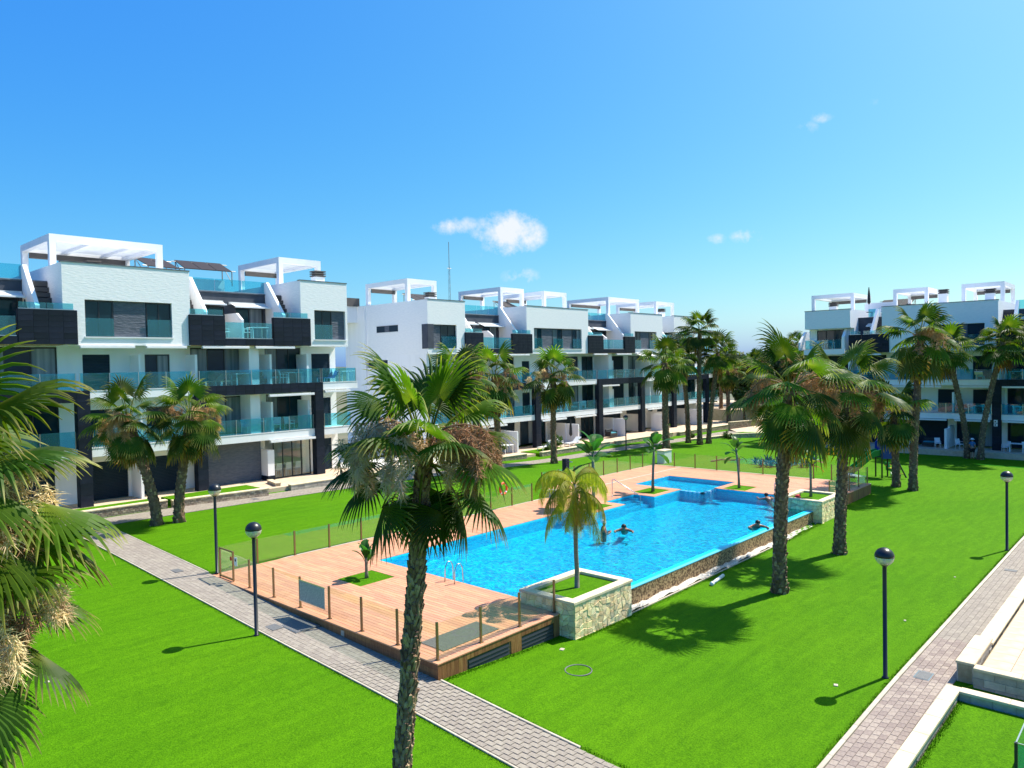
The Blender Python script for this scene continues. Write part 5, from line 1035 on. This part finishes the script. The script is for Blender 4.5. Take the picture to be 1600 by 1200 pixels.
for i, (x, y, z, k, lab) in enumerate([(43.6, 41.6, .0, 1.3, 'round yellow-green shrub on the terrace at the middle block'), (50.8, 41.5, 0, 1.4, 'spreading shrub behind the low wall near the white loungers'), (49.2, 41.3, 0, .9, 'small young shrub in the garden before the middle block'), (68.4, 38.2, -.5, 1.1, 'bushy shrub right behind the four slim palms'), (71.5, 35.5, -.8, 1.2, 'bushy shrub at the pale end wall of the lawn'), (73.9, 20.3, -.7, 1., 'dark shrub on the terrace of the right block'), (87, 39, .6, 1.5, 'shrub on the raised terrace beyond the ramp'), (91, 37.6, 1.3, 1.6, 'wide shrub beside the raised terrace edge')]):
    t = empty('shrub', (x, y, z), label=lab, cat='shrub', group='garden shrubs'); mobj('foliage', SH, t, (0, 0, .45 * k), (0, 0, i), (k, k, k)); MB().tube([(0, 0, 0), (.03, 0, .3 * k), (0, .04, .6 * k)], [.04, .03, .015], 5).build('stem', M_bark, t)
def agave_leaf():
    m = MB(); rad = []; a = R_(62); p = Vector((0, 0, 0)); b = 0
    for i in range(6):
        f = i / 5; w = (.05, .075, .075, .06, .035, .004)[i]; m.v += [tuple(p + Vector((0, -w, .03))), tuple(p), tuple(p + Vector((0, w, .03))), tuple(p + Vector((0, 0, -.025 * (1 - f))))]; p = p + Vector((math.cos(a), 0, math.sin(a))) * .12; a -= R_(7)
    for i in range(5):
        c = i * 4; m.f += [(c, c + 1, c + 5, c + 4), (c + 1, c + 2, c + 6, c + 5), (c + 2, c + 3, c + 7, c + 6), (c + 3, c, c + 4, c + 7)]
    return rad_mesh('leaf', m, [.5] * len(m.v), M_agave)
AL = agave_leaf()
ORD_A = ['nearest', 'second', 'third', 'fourth', 'fifth', 'sixth', 'seventh', 'eighth', 'ninth', 'tenth', 'last']
for i in range(11):
    u = 1178 + i * 9 + rnd.uniform(-3, 3); v = 724 + rnd.uniform(0, 8); x, y, z = hit(u, v); k = rnd.uniform(.9, 1.5); t = empty('agave', (x, y, z), label=ORD_A[10 - i] + ' blue-green agave rosette from the play slide in the bed behind the pool fence', cat='agave', group='agaves on the lawn')
    for j in range(15): mobj('leaf', AL, t, (0, 0, 0), (0, -.5 + j * .07, j * 2.4), (k, k, k))
tl = [leafball('foliage', 2200, 2.2, 1.7, .34, M_tree, 12 + i, 22) for i in range(2)]
for i, (x, y, z, k, lab) in enumerate([(93, 48.5, 0, 1.5, 'dense dark tree rising just beyond the end of the middle block'), (99, 49, 0, 1.75, 'rounded dark tree behind the raised terrace'), (104, 46.5, -1, 1.8, 'broad dark tree behind the pale end wall'), (100, 42, -1, 1.9, 'mid-sized tree between the ramp and the right block'), (112, 46, -1, 2.2, 'far dark tree behind the raised terrace'), (108, 41, -1.5, 2.2, 'far broad tree in the gap between the blocks'), (125, 60, -1.5, 2.0, 'far tree just right of the middle block roof'), (104, 38, 0, 1.9, 'tall tree close to the gable of the right block'), (112, 39, -1.5, 2.4, 'far tall tree seen over the right block gable'), (118, 53, -1.5, 2.1, 'far tree over the retaining wall'), (95, 44.5, 1.2, .9, 'low bushy tree on the raised terrace edge'), (94, 41.5, 0, 1.1, 'low bushy tree in front of the raised terrace'), (89, 41.8, 0, .8, 'small bushy tree beside the brown retaining wall'), (97, 37, -1, 1.3, 'bushy tree left of the right block ground floor')]):
    t = empty('leafy_tree', (x, y, z), label=lab, cat='tree', group='trees beyond the lawn'); H = 3.4 * k
    m = MB().tube([(0, 0, 0), (.08, .05, H * .4), (0, .1, H * .75), (.05, 0, H)], [.2, .16, .12, .05], 7)
    for a in range(5): m.tube([(.04, .05, H * .55), (.8 * math.cos(a * 1.3), .8 * math.sin(a * 1.3), H * .85), (1.3 * math.cos(a * 1.3), 1.3 * math.sin(a * 1.3), H * 1.05)], [.09, .05, .02], 5)
    m.build('trunk', M_bark, t, True); mobj('crown', tl[i % 2], t, (0, 0, H), (0, 0, i * 1.7), (k, k, k))
for i, (x, y, top_, lab) in enumerate([(86, 42.5, 6.4, 'background fan palm beside the ramp wall'), (89.5, 40.5, 6.9, 'background fan palm with tan flowers beyond the end wall'), (92, 36.5, 7.4, 'background fan palm left of the right block balcony'), (90, 45.5, 7.6, 'background fan palm at the end of the middle block'), (98, 39, 9.2, 'background fan palm rising over the dark trees')]):
    fan_palm(x, y, g(x, y), top_, lab, 0, 1.5, 26, 60 + i * 7, (.2, .1), 3, 3, 6, 2, .3, .2, boots=16, group='background fan palms')

# ------------------------------------------------------------------ play area
sl = empty('play_slide', (52.5, 15.5, g(52.5, 15.5)), R_(-47), label='green plastic slide with blue side panels on the far lawn', cat='slide')
m = MB(); P0 = [(-2.3, .25), (-1.9, .2), (-.2, 1.55), (.25, 1.62)]
for (a, za), (c, zc) in zip(P0, P0[1:]): m.add([(a, -.28, za), (a, .28, za), (c, .28, zc), (c, -.28, zc), (a, -.28, za - .06), (a, .28, za - .06), (c, .28, zc - .06), (c, -.28, zc - .06)], [(0, 1, 2, 3), (7, 6, 5, 4), (0, 4, 5, 1), (2, 6, 7, 3)])
m.build('chute', M_slide, sl)
for s in (-.3, .3): MB().prism([(a, z_ - .12) for a, z_ in P0] + [(a, z_ + .28) for a, z_ in P0[::-1]], s - .03, s + .03, 1).build('side_wall', M_slide, sl)
for s in (-.42, .42):
    MB().prism([(.2, 1.3), (.2, 2.3), (.65, 2.9), (1.1, 2.3), (1.1, 1.3)], s - .025, s + .025, 1).build('side_panel', M_bluep, sl)
    for x in (.25, 1.05): MB().tube([(x, s, 0), (x, s, 1.9)], .05, 6).build('post', M_blackp, sl)
MB().box(.2, 1.1, -.4, .4, 1.52, 1.6).build('platform', M_bluep, sl)
MB().tube([(1.1, -.35, 1.6), (1.9, -.35, 0)], .05, 6).tube([(1.1, .35, 1.6), (1.9, .35, 0)], .05, 6).build('ladder_rail', M_blackp, sl)
for k in range(4): MB().tube([(1.26 + k * .18, -.35, 1.28 - k * .36), (1.26 + k * .18, .35, 1.28 - k * .36)], .03, 6).build('rung', M_yell, sl)
sr = empty('spring_rider', (54.0, 14.9, g(54, 14.9)), R_(60), label='small green spring rider toy beside the slide', cat='rocker')
MB().tube([(.09 * math.cos(a), .09 * math.sin(a), .03 + a * .011) for a in np.linspace(0, 6.28 * 5, 60)], .018, 5).build('spring', M_steel, sr); MB().prism([(-.45, .4), (-.5, .62), (-.3, .55), (.2, .55), (.3, .95), (.5, .95), (.55, .75), (.42, .7), (.4, .4)], -.1, .1, 1).build('body', M_slide, sr); MB().tube([(.3, -.25, .75), (.3, .25, .75)], .025).build('handle', M_red, sr); MB().box(-.25, .12, -.14, .14, .55, .6).build('seat', M_yell, sr)
ct = empty('console_table', (47.6, 15.3, g(48, 15.3)), R_(60), label='white low table standing on the lawn behind the deck end fence', cat='table'); MB().box(-.7, .7, -.3, .3, .7, .75).build('table_top', M_plast, ct)
for a in (-.6, .6): MB().box(a - .04, a + .04, -.25, .25, 0, .7).build('leg', M_plast, ct)
wc = empty('white_cabinet', (49.0, 29.5, g(49, 29.5)), label='low white service cabinet on the lawn by the far fence corner', cat='cabinet'); MB().box(-.55, .55, -.3, .3, 0, .95).build('body', M_plast, wc); MB().bbox(-.6, .6, -.35, .35, .95, 1.02, .01).build('top', M_cream, wc); MB().box(-.5, .5, -.315, -.3, .08, .9).build('door', M_white, wc)
lg = empty('fallen_branch', (51.8, 27.1, g(51.8, 27.1) + .05), R_(-48), label='fallen dry branch lying on the lawn behind the fence', cat='branch'); MB().tube([(0, 0, 0), (.8, .1, .1), (1.8, -.1, .05), (2.6, .1, .1)], [.07, .06, .05, .02], 6).tube([(1.0, .1, .08), (1.5, .6, .25)], [.04, .01], 5).tube([(1.5, -.05, .08), (2.1, -.5, .2)], [.04, .01], 5).build('wood', M_boot, lg)

# ------------------------------------------------------------------ furniture on balconies and terraces
def make_chair():
    t = empty('garden_chair'); MB().bbox(-.23, .23, -.23, .23, .4, .44, .01).build('seat', M_plast, t); MB().prism([(.2, .46), (.24, .46), (.33, .88), (.29, .88)], -.22, .22, 0).build('backrest', M_plast, t)
    for a in (-.2, .2):
        MB().tube([(a, -.2, 0), (a, -.2, .62), (a, .22, .64)], .018, 5).build('leg', M_plast, t); MB().tube([(a, .28, 0), (a, .22, .64), (a, .3, .88)], .018, 5).build('leg', M_plast, t)
    return t
def make_table():
    t = empty('garden_table'); MB().bbox(-.55, .55, -.4, .4, .7, .74, .01).build('table_top', M_plast, t)
    for a in (-.48, .48):
        for c in (-.33, .33): MB().box(a - .025, a + .025, c - .025, c + .025, 0, .7).build('leg', M_plast, t)
    return t
def make_lounger(mt, name='sun_lounger'):
    t = empty(name); MB().box(-.9, .35, -.3, .3, .28, .33).build('bed', mt, t); MB().prism([(.35, .28), (.35, .33), (.95, .78), (.98, .74)], -.3, .3, 1).build('backrest', mt, t)
    for a in (-.8, .3):
        for c in (-.27, .27): MB().box(a - .025, a + .025, c - .025, c + .025, 0, .28).build('leg', M_plast, t)
    return t
M_tealf = mat('teal_cushion', (.04, .24, .3), .8); M_darkf = mat('dark_wicker', (.03, .03, .032), .7); M_bluef = mat('blue_canvas', (.03, .09, .3), .8); M_tanf = mat('tan_canvas', (.35, .25, .17), .8); M_orange = mat('orange_wood', (.5, .2, .04), .6)
def make_sofa():
    t = empty('wicker_sofa'); MB().bbox(-.6, .6, -.35, .35, .1, .4, .04).build('base', M_darkf, t); MB().bbox(-.55, .55, -.33, .25, .4, .5, .04).build('cushion', M_tealf, t); MB().bbox(-.6, .6, .22, .36, .4, .8, .03).build('backrest', M_darkf, t)
    for a in (-.6, .5): MB().bbox(a, a + .1, -.35, .22, .4, .6, .02).build('armrest', M_darkf, t)
    return t
chair0, table0, loung0, sofa0, loungt = make_chair(), make_table(), make_lounger(M_plast), make_sofa(), make_lounger(M_tanf); loungb = make_lounger(M_bluef)
used = set()
def put(src, x, y, z, rz, label, cat, group):
    o = src if src.name not in used else copy_tree(src); used.add(src.name); o.location = (x, y, z); o.rotation_euler = (0, 0, rz); tag(o, label, cat, group)
Y1, Y2, X3 = 42.2, 44.3, 74.66
LBL = {'c': (chair0, 'white garden chair', 'chair'), 't': (table0, 'white garden table', 'table'), 'l': (loung0, 'white sun lounger', 'sun lounger'), 's': (sofa0, 'dark wicker sofa with teal cushion', 'sofa'), 'n': (loungt, 'tan canvas lounger', 'sun lounger'), 'b': (loungb, 'blue canvas deck lounger', 'sun lounger')}
ORD = ['first', 'second', 'third', 'fourth', 'fifth', 'sixth', 'seventh', 'eighth', 'ninth', 'tenth', 'eleventh']; PUT = []
def setf(code, x, y, z, rz, where): PUT.append((code, x, y, z, rz, where))
def place_furniture():      # look-alikes on one balcony are told apart by counting from a named end of the block
    for code, x, y, z, rz, where in PUT:
        src, lab, cat = LBL[code]; same = sorted([p for p in PUT if p[0] == code and p[5] == where], key=lambda p: -p[1] if 'left block' in where else p[1] if 'middle block' in where else -p[2])
        if len(same) > 1:
            k = [i for i, p in enumerate(same) if p[1:3] == (x, y)][0]; end = 'passage end' if 'left block' in where else 'gable end' if 'middle block' in where else 'dark-tree end'; bits = where.split(' of the '); lab2 = ORD[k] + ' ' + lab + ' from the ' + end + ', ' + bits[1] + ' ' + bits[0].replace('on the ', '').replace('in the ', '')
        else: lab2 = lab + ' ' + where
        put(src, x, y, z, rz, lab2, cat, lab + 's on the balconies and terraces')
w = 'on the upper balcony of the left block'
for c, u, dd, rz in (('n', 21.3, .7, .2), ('n', 20.3, .8, .3), ('t', 22.0, .6, 0), ('s', 24.0, 1.0, 0), ('c', 24.9, .7, 1.2), ('t', 25.6, .8, 0), ('c', 26.3, .7, -1.3), ('b', 28.2, .7, .4), ('c', 29.0, .8, .5), ('t', 29.6, .7, 0)): setf(c, u, Y1 + dd, 6.65, rz, w)
for c, u, dd, rz in (('c', 22.3, .7, .4), ('t', 23.0, .9, 0), ('c', 24.4, .8, -.6), ('c', 25.3, .8, 2)): setf(c, u, Y1 + dd, 3.65, rz, 'on the middle balcony of the left block')
for c, u, dd, rz in (('c', 20.95, .6, .4), ('t', 23.2, .7, 0), ('c', 22.6, .8, 1)): setf(c, u, Y1 + dd, 9.5, rz, 'on the top terrace of the left block')
for c, u, dd, rz in (('c', 24.6, 1.3, 0), ('c', 25.3, 1.3, 0), ('c', 26.0, 1.3, 0), ('t', 24.9, 1.9, 0), ('t', 26.0, 1.9, 0)):
    setf(c, u, Y1 + dd, .66, math.pi if c == 'c' else 0, 'in the glazed ground-floor room of the left block')
for z, w, L in ((5.9, 'on the upper balcony of the middle block', (('s', 65.6, .8, 0), ('t', 66.8, .8, 0), ('c', 67.8, .8, 1.4), ('t', 69.6, .8, 0), ('c', 70.4, .8, -1), ('c', 57.4, .8, .3))), (2.9, 'on the middle balcony of the middle block', (('l', 55.2, .7, .2), ('c', 53.6, .8, 1), ('s', 57.6, .8, 0), ('t', 59, .9, 0), ('c', 59.7, .9, -1), ('s', 63, .8, 0), ('c', 46.6, .9, .4), ('t', 47.9, .8, 0), ('c', 70.8, .8, .4))), (-.04, 'in the ground-floor gardens of the middle block', (('t', 51.6, -2.0, 0), ('c', 52.4, -1.9, .4), ('l', 49.9, -2.2, .1), ('l', 53.8, -2.2, 0), ('t', 46.1, -1.0, 0), ('s', 62.3, -.6, 0), ('c', 45.0, -1, 1)))):
    for c, u, dd, rz in L: setf(c, u, Y2 + dd, z, rz, w)
for z, w, L in ((5.42, 'on the upper balcony of the right block', (('s', 19.3, .8, 0), ('c', 18.1, .8, 1), ('l', 16.9, .7, -1.2), ('l', 13.6, .7, -1.5), ('t', 10.9, .7, 0), ('c', 10.3, .7, .5), ('t', 22.6, .8, 0), ('c', 23.4, .8, 1))), (2.42, 'on the middle balcony of the right block', (('s', 15.0, .8, 0), ('c', 14.3, .8, .4), ('t', 13.6, .8, 0), ('c', 13.1, .7, -.7), ('t', 10.6, .7, 0), ('c', 18.4, .8, .3))), (-.62, 'on the ground-floor terrace of the right block', (('c', 16.6, -.6, .4), ('c', 14.9, -.5, 1.), ('t', 10.7, -.6, 0), ('c', 10.0, -.6, .8), ('c', 11.5, -.7, -1), ('s', 17.4, .2, 0), ('l', 18.9, -.7, 1.5))), (8.45, 'on the top terrace of the right block', (('c', 22.9, .7, .3), ('t', 26.4, .4, 0), ('c', 27.3, .4, 1)))):
    for c, yy, dd, rz in L: setf(c, X3 + dd, yy, z, rz - math.pi / 2, w)
place_furniture()
def parasol(x, y, z, h, mt, label):
    t = empty('closed_parasol', (x, y, z), label=label, cat='parasol', group='closed parasols'); MB().tube([(0, 0, 0), (0, 0, h)], .02, 6).build('pole', M_steel, t); MB().lathe([(.03, h * .32), (.16, h * .4), (.12, h * .7), (.03, h)], n=9).build('canopy', mt, t); MB().lathe([(.25, 0), (.25, .06), (.05, .08)], n=12).build('base', M_lid, t)
parasol(54.6, 42.9, -.04, 2.4, M_darkf, 'closed dark parasol in the garden of the middle block'); parasol(10.85, 43.4, 9.5, 1.9, M_darkf, 'closed dark parasol on the stair terrace of the left block'); parasol(77.4, 23.3, 12.0, 2.5, M_darkf, 'closed dark parasol on the roof terrace of the right block')
hl = empty('hanging_lantern', (14.4, 41.9, 2.75), label='round woven lantern hanging below the first-floor slab of the left block', cat='lantern'); MB().lathe([(.05, 0), (.16, .08), (.18, .2), (.12, .33), (.04, .38)], n=12).build('shade', M_seed, hl, True); MB().tube([(0, 0, .38), (0, 0, .46)], .01).build('cord', M_blackp, hl)

# ------------------------------------------------------------------ people
def body(name, J, Ed, mt, parent, sub=2):
    ks = list(J); me = bpy.data.meshes.new(name); me.from_pydata([J[k][:3] for k in ks], [(ks.index(a), ks.index(b)) for a, b in Ed], []); ob = bpy.data.objects.new(name, me); COL.objects.link(ob)
    sk = ob.modifiers.new('skin', 'SKIN'); ob.modifiers.new('sub', 'SUBSURF').levels = sub
    for i, k in enumerate(ks): me.skin_vertices[0].data[i].radius = J[k][3] if isinstance(J[k][3], tuple) else (J[k][3], J[k][3])
    me.skin_vertices[0].data[0].use_root = True
    dg = bpy.context.evaluated_depsgraph_get(); em = bpy.data.meshes.new_from_object(ob.evaluated_get(dg)); bpy.data.objects.remove(ob); em.materials.clear(); em.materials.append(mt); em.name = name
    for p in em.polygons: p.use_smooth = True
    return mobj(name, em, parent)
HEAD = lambda x, y, z: {'neck': (x, y, z - .17, .055), 'chin': (x, y - .015, z - .09, .07), 'head': (x, y, z, .095), 'crown': (x, y + .01, z + .07, .075)}
def hair(parent, x, y, z, mt=M_hair, r=.115, name='hair'):
    MB().lathe([(r * math.cos(a), r * math.sin(a)) for a in np.linspace(-.25, 1.5, 7)], (x, y + .018, z), 12).build(name, mt, parent, True)
def face(parent, x, y, z, mt):
    MB().add([(x - .014, y - .098, z - .02), (x + .014, y - .098, z - .02), (x, y - .122, z - .025), (x, y - .1, z + .02)], [(0, 1, 2), (1, 3, 2), (3, 0, 2), (0, 3, 1)]).build('nose', mt, parent)
    for s in (-.1, .1): MB().lathe([(.012, -.025), (.022, 0), (.012, .025)], (x + s, y + .005, z - .01), 6).build('ear', mt, parent)
def stander(x, y, z, rz, label, shirt, hat=None, k=1.):
    t = empty('person', (x, y, z), rz, label=label, cat='person'); t.scale = (k, k, k)
    J = {'pel': (0, 0, .92, .14), 'waist': (0, 0, 1.08, .13), 'chest': (0, 0, 1.3, .15), 'sh': (0, 0, 1.42, .1), **HEAD(0, 0, 1.63)}
    Ed = [('pel', 'waist'), ('waist', 'chest'), ('chest', 'sh'), ('sh', 'neck'), ('neck', 'chin'), ('chin', 'head'), ('head', 'crown')]
    for s, n in ((-1, 'l'), (1, 'r')):
        J.update({n + 'hip': (s * .1, 0, .86, .1), n + 'knee': (s * .11, -.02, .48, .065), n + 'ank': (s * .11, .02, .08, .045), n + 'toe': (s * .12, -.13, .04, .04), n + 'sho': (s * .19, 0, 1.4, .07), n + 'elb': (s * .25, .03, 1.12, .05), n + 'wri': (s * .23, -.12, .92, .035), n + 'han': (s * .22, -.17, .84, .04)})
        Ed += [('pel', n + 'hip'), (n + 'hip', n + 'knee'), (n + 'knee', n + 'ank'), (n + 'ank', n + 'toe'), ('sh', n + 'sho'), (n + 'sho', n + 'elb'), (n + 'elb', n + 'wri'), (n + 'wri', n + 'han')]
    body('body', J, Ed, M_skin, t)
    body('shirt', {'a': (0, 0, .9, (.17, .13)), 'b': (0, 0, 1.1, (.165, .135)), 'c': (0, 0, 1.3, (.185, .16)), 'd': (0, 0, 1.43, .11), 'l': (-.2, 0, 1.4, .085), 'l2': (-.24, .02, 1.24, .075), 'r': (.2, 0, 1.4, .085), 'r2': (.24, .02, 1.24, .075)}, [('a', 'b'), ('b', 'c'), ('c', 'd'), ('d', 'l'), ('l', 'l2'), ('d', 'r'), ('r', 'r2')], shirt, t, 1)
    body('shorts', {'a': (0, 0, .93, .16), 'l': (-.1, 0, .84, .12), 'l2': (-.115, -.01, .55, .1), 'r': (.1, 0, .84, .12), 'r2': (.115, -.01, .55, .1)}, [('a', 'l'), ('l', 'l2'), ('a', 'r'), ('r', 'r2')], M_black, t, 1)
    hair(t, 0, 0, 1.65); face(t, 0, 0, 1.63, M_skin)
    if hat: MB().lathe([(.2, 1.68), (.2, 1.69), (.12, 1.7), (.11, 1.78), (.02, 1.81)], n=14).build('hat', hat, t, True)
x, y, z = hit(1233, 711); stander(x, y, z, 1.9, 'person in a teal shirt and black shorts standing on the far lawn', M_teal, None, .92)
stander(71.2, 13.4, g(71.2, 13.4), 1.2, 'person in a blue shirt and pale hat standing between the two leaning palms', M_blue, M_plast, .98)
def swimmer(x, y, z, rz, label, mt, top=None, pose='up', hat=None):
    t = empty('person', (x, y, z), rz, label=label, cat='person')
    if pose == 'up':
        J = {'pel': (0, 0, -.5, .15), 'waist': (0, 0, -.3, .14), 'chest': (0, 0, .02, .165), 'sh': (0, 0, .2, .11), **HEAD(0, -.02, .43)}; Ed = [('pel', 'waist'), ('waist', 'chest'), ('chest', 'sh'), ('sh', 'neck'), ('neck', 'chin'), ('chin', 'head'), ('head', 'crown')]
        for s, n in ((-1, 'l'), (1, 'r')):
            J.update({n + 'sho': (s * .2, 0, .17, .075), n + 'elb': (s * .27, -.12, -.08, .055), n + 'wri': (s * .1, -.3, .0, .04), n + 'han': (s * .03, -.34, .04, .04)}); Ed += [('sh', n + 'sho'), (n + 'sho', n + 'elb'), (n + 'elb', n + 'wri'), (n + 'wri', n + 'han')]
        hz = (0, -.02, .43)
    else:
        J = {'pel': (0, .6, -.22, .14), 'waist': (0, .4, -.16, .13), 'chest': (0, .15, -.03, .15), 'sh': (0, .02, .04, .11), **HEAD(0, -.14, .2)}; Ed = [('pel', 'waist'), ('waist', 'chest'), ('chest', 'sh'), ('sh', 'neck'), ('neck', 'chin'), ('chin', 'head'), ('head', 'crown')]; J['neck'] = (0, -.08, .11, .055); J['chin'] = (0, -.15, .13, .07)
        for s, n in ((-1, 'l'), (1, 'r')):
            J.update({n + 'sho': (s * .2, .03, .02, .07), n + 'elb': (s * .42, -.12, -.02, .05), n + 'wri': (s * .4, -.42, .03, .04), n + 'han': (s * .38, -.52, .03, .035), n + 'kn': (s * .12, 1.0, -.3, .07)}); Ed += [('sh', n + 'sho'), (n + 'sho', n + 'elb'), (n + 'elb', n + 'wri'), (n + 'wri', n + 'han'), ('pel', n + 'kn')]
        hz = (0, -.14, .2)
    body('body', J, Ed, mt, t); face(t, *hz, mt); hair(t, hz[0], hz[1], hz[2] + .015, hat or M_hair, .118, 'swim_cap' if hat else 'hair')
    if top and pose == 'up': body('swim_top', {'a': (0, 0, -.4, (.165, .15)), 'b': (0, 0, 0, (.18, .175)), 'c': (0, 0, .12, .15)}, [('a', 'b'), ('b', 'c')], top, t, 1)
    elif top: body('swim_top', {'a': (0, .55, -.2, .155), 'b': (0, .3, -.1, .15), 'c': (0, .12, -.02, .165)}, [('a', 'b'), ('b', 'c')], top, t, 1)
def at0(u, v, z=-.1): r = pix_dir(u, v); k = (z - CAMZ) / r.z; return r.x * k, r.y * k
x, y = at0(943, 831); swimmer(x, y, -.1, .6, 'person with a white cap standing chest-deep in the pool', M_skin2, None, 'up', M_plast)
x, y = at0(975, 829); swimmer(x, y, -.1, -1.0, 'dark-haired person swimming beside the one with the white cap', M_skin2, M_black, 'swim')
x, y = at0(1183, 824); swimmer(x, y, -.06, -.9, 'dark-haired person in olive leaning at the overflow edge', M_skin2, M_olive, 'swim')
x, y = at0(1199, 779); swimmer(x, y, -.12, 2.4, 'dark-haired person splashing near the far pool ladder', M_skin2, M_black, 'swim')
bg_ = empty('red_bag', (38.2, 15.05, .34), .5, label='red cloth bag lying on the turf of the far planter', cat='bag'); MB().add([(-.35, -.15, 0), (.35, -.15, 0), (.35, .15, 0), (-.35, .15, 0), (-.25, -.08, .13), (.2, -.1, .16), (.22, .08, .12), (-.2, .1, .17)], [(3, 2, 1, 0), (4, 5, 6, 7), (0, 1, 5, 4), (1, 2, 6, 5), (2, 3, 7, 6), (3, 0, 4, 7)]).build('cloth', M_red, bg_, True); MB().tube([(-.1, -.1, .12), (-.05, -.12, .24), (.08, -.11, .23), (.12, -.09, .12)], .012, 5).build('strap', M_black, bg_)
for o in (lamp0,): pass
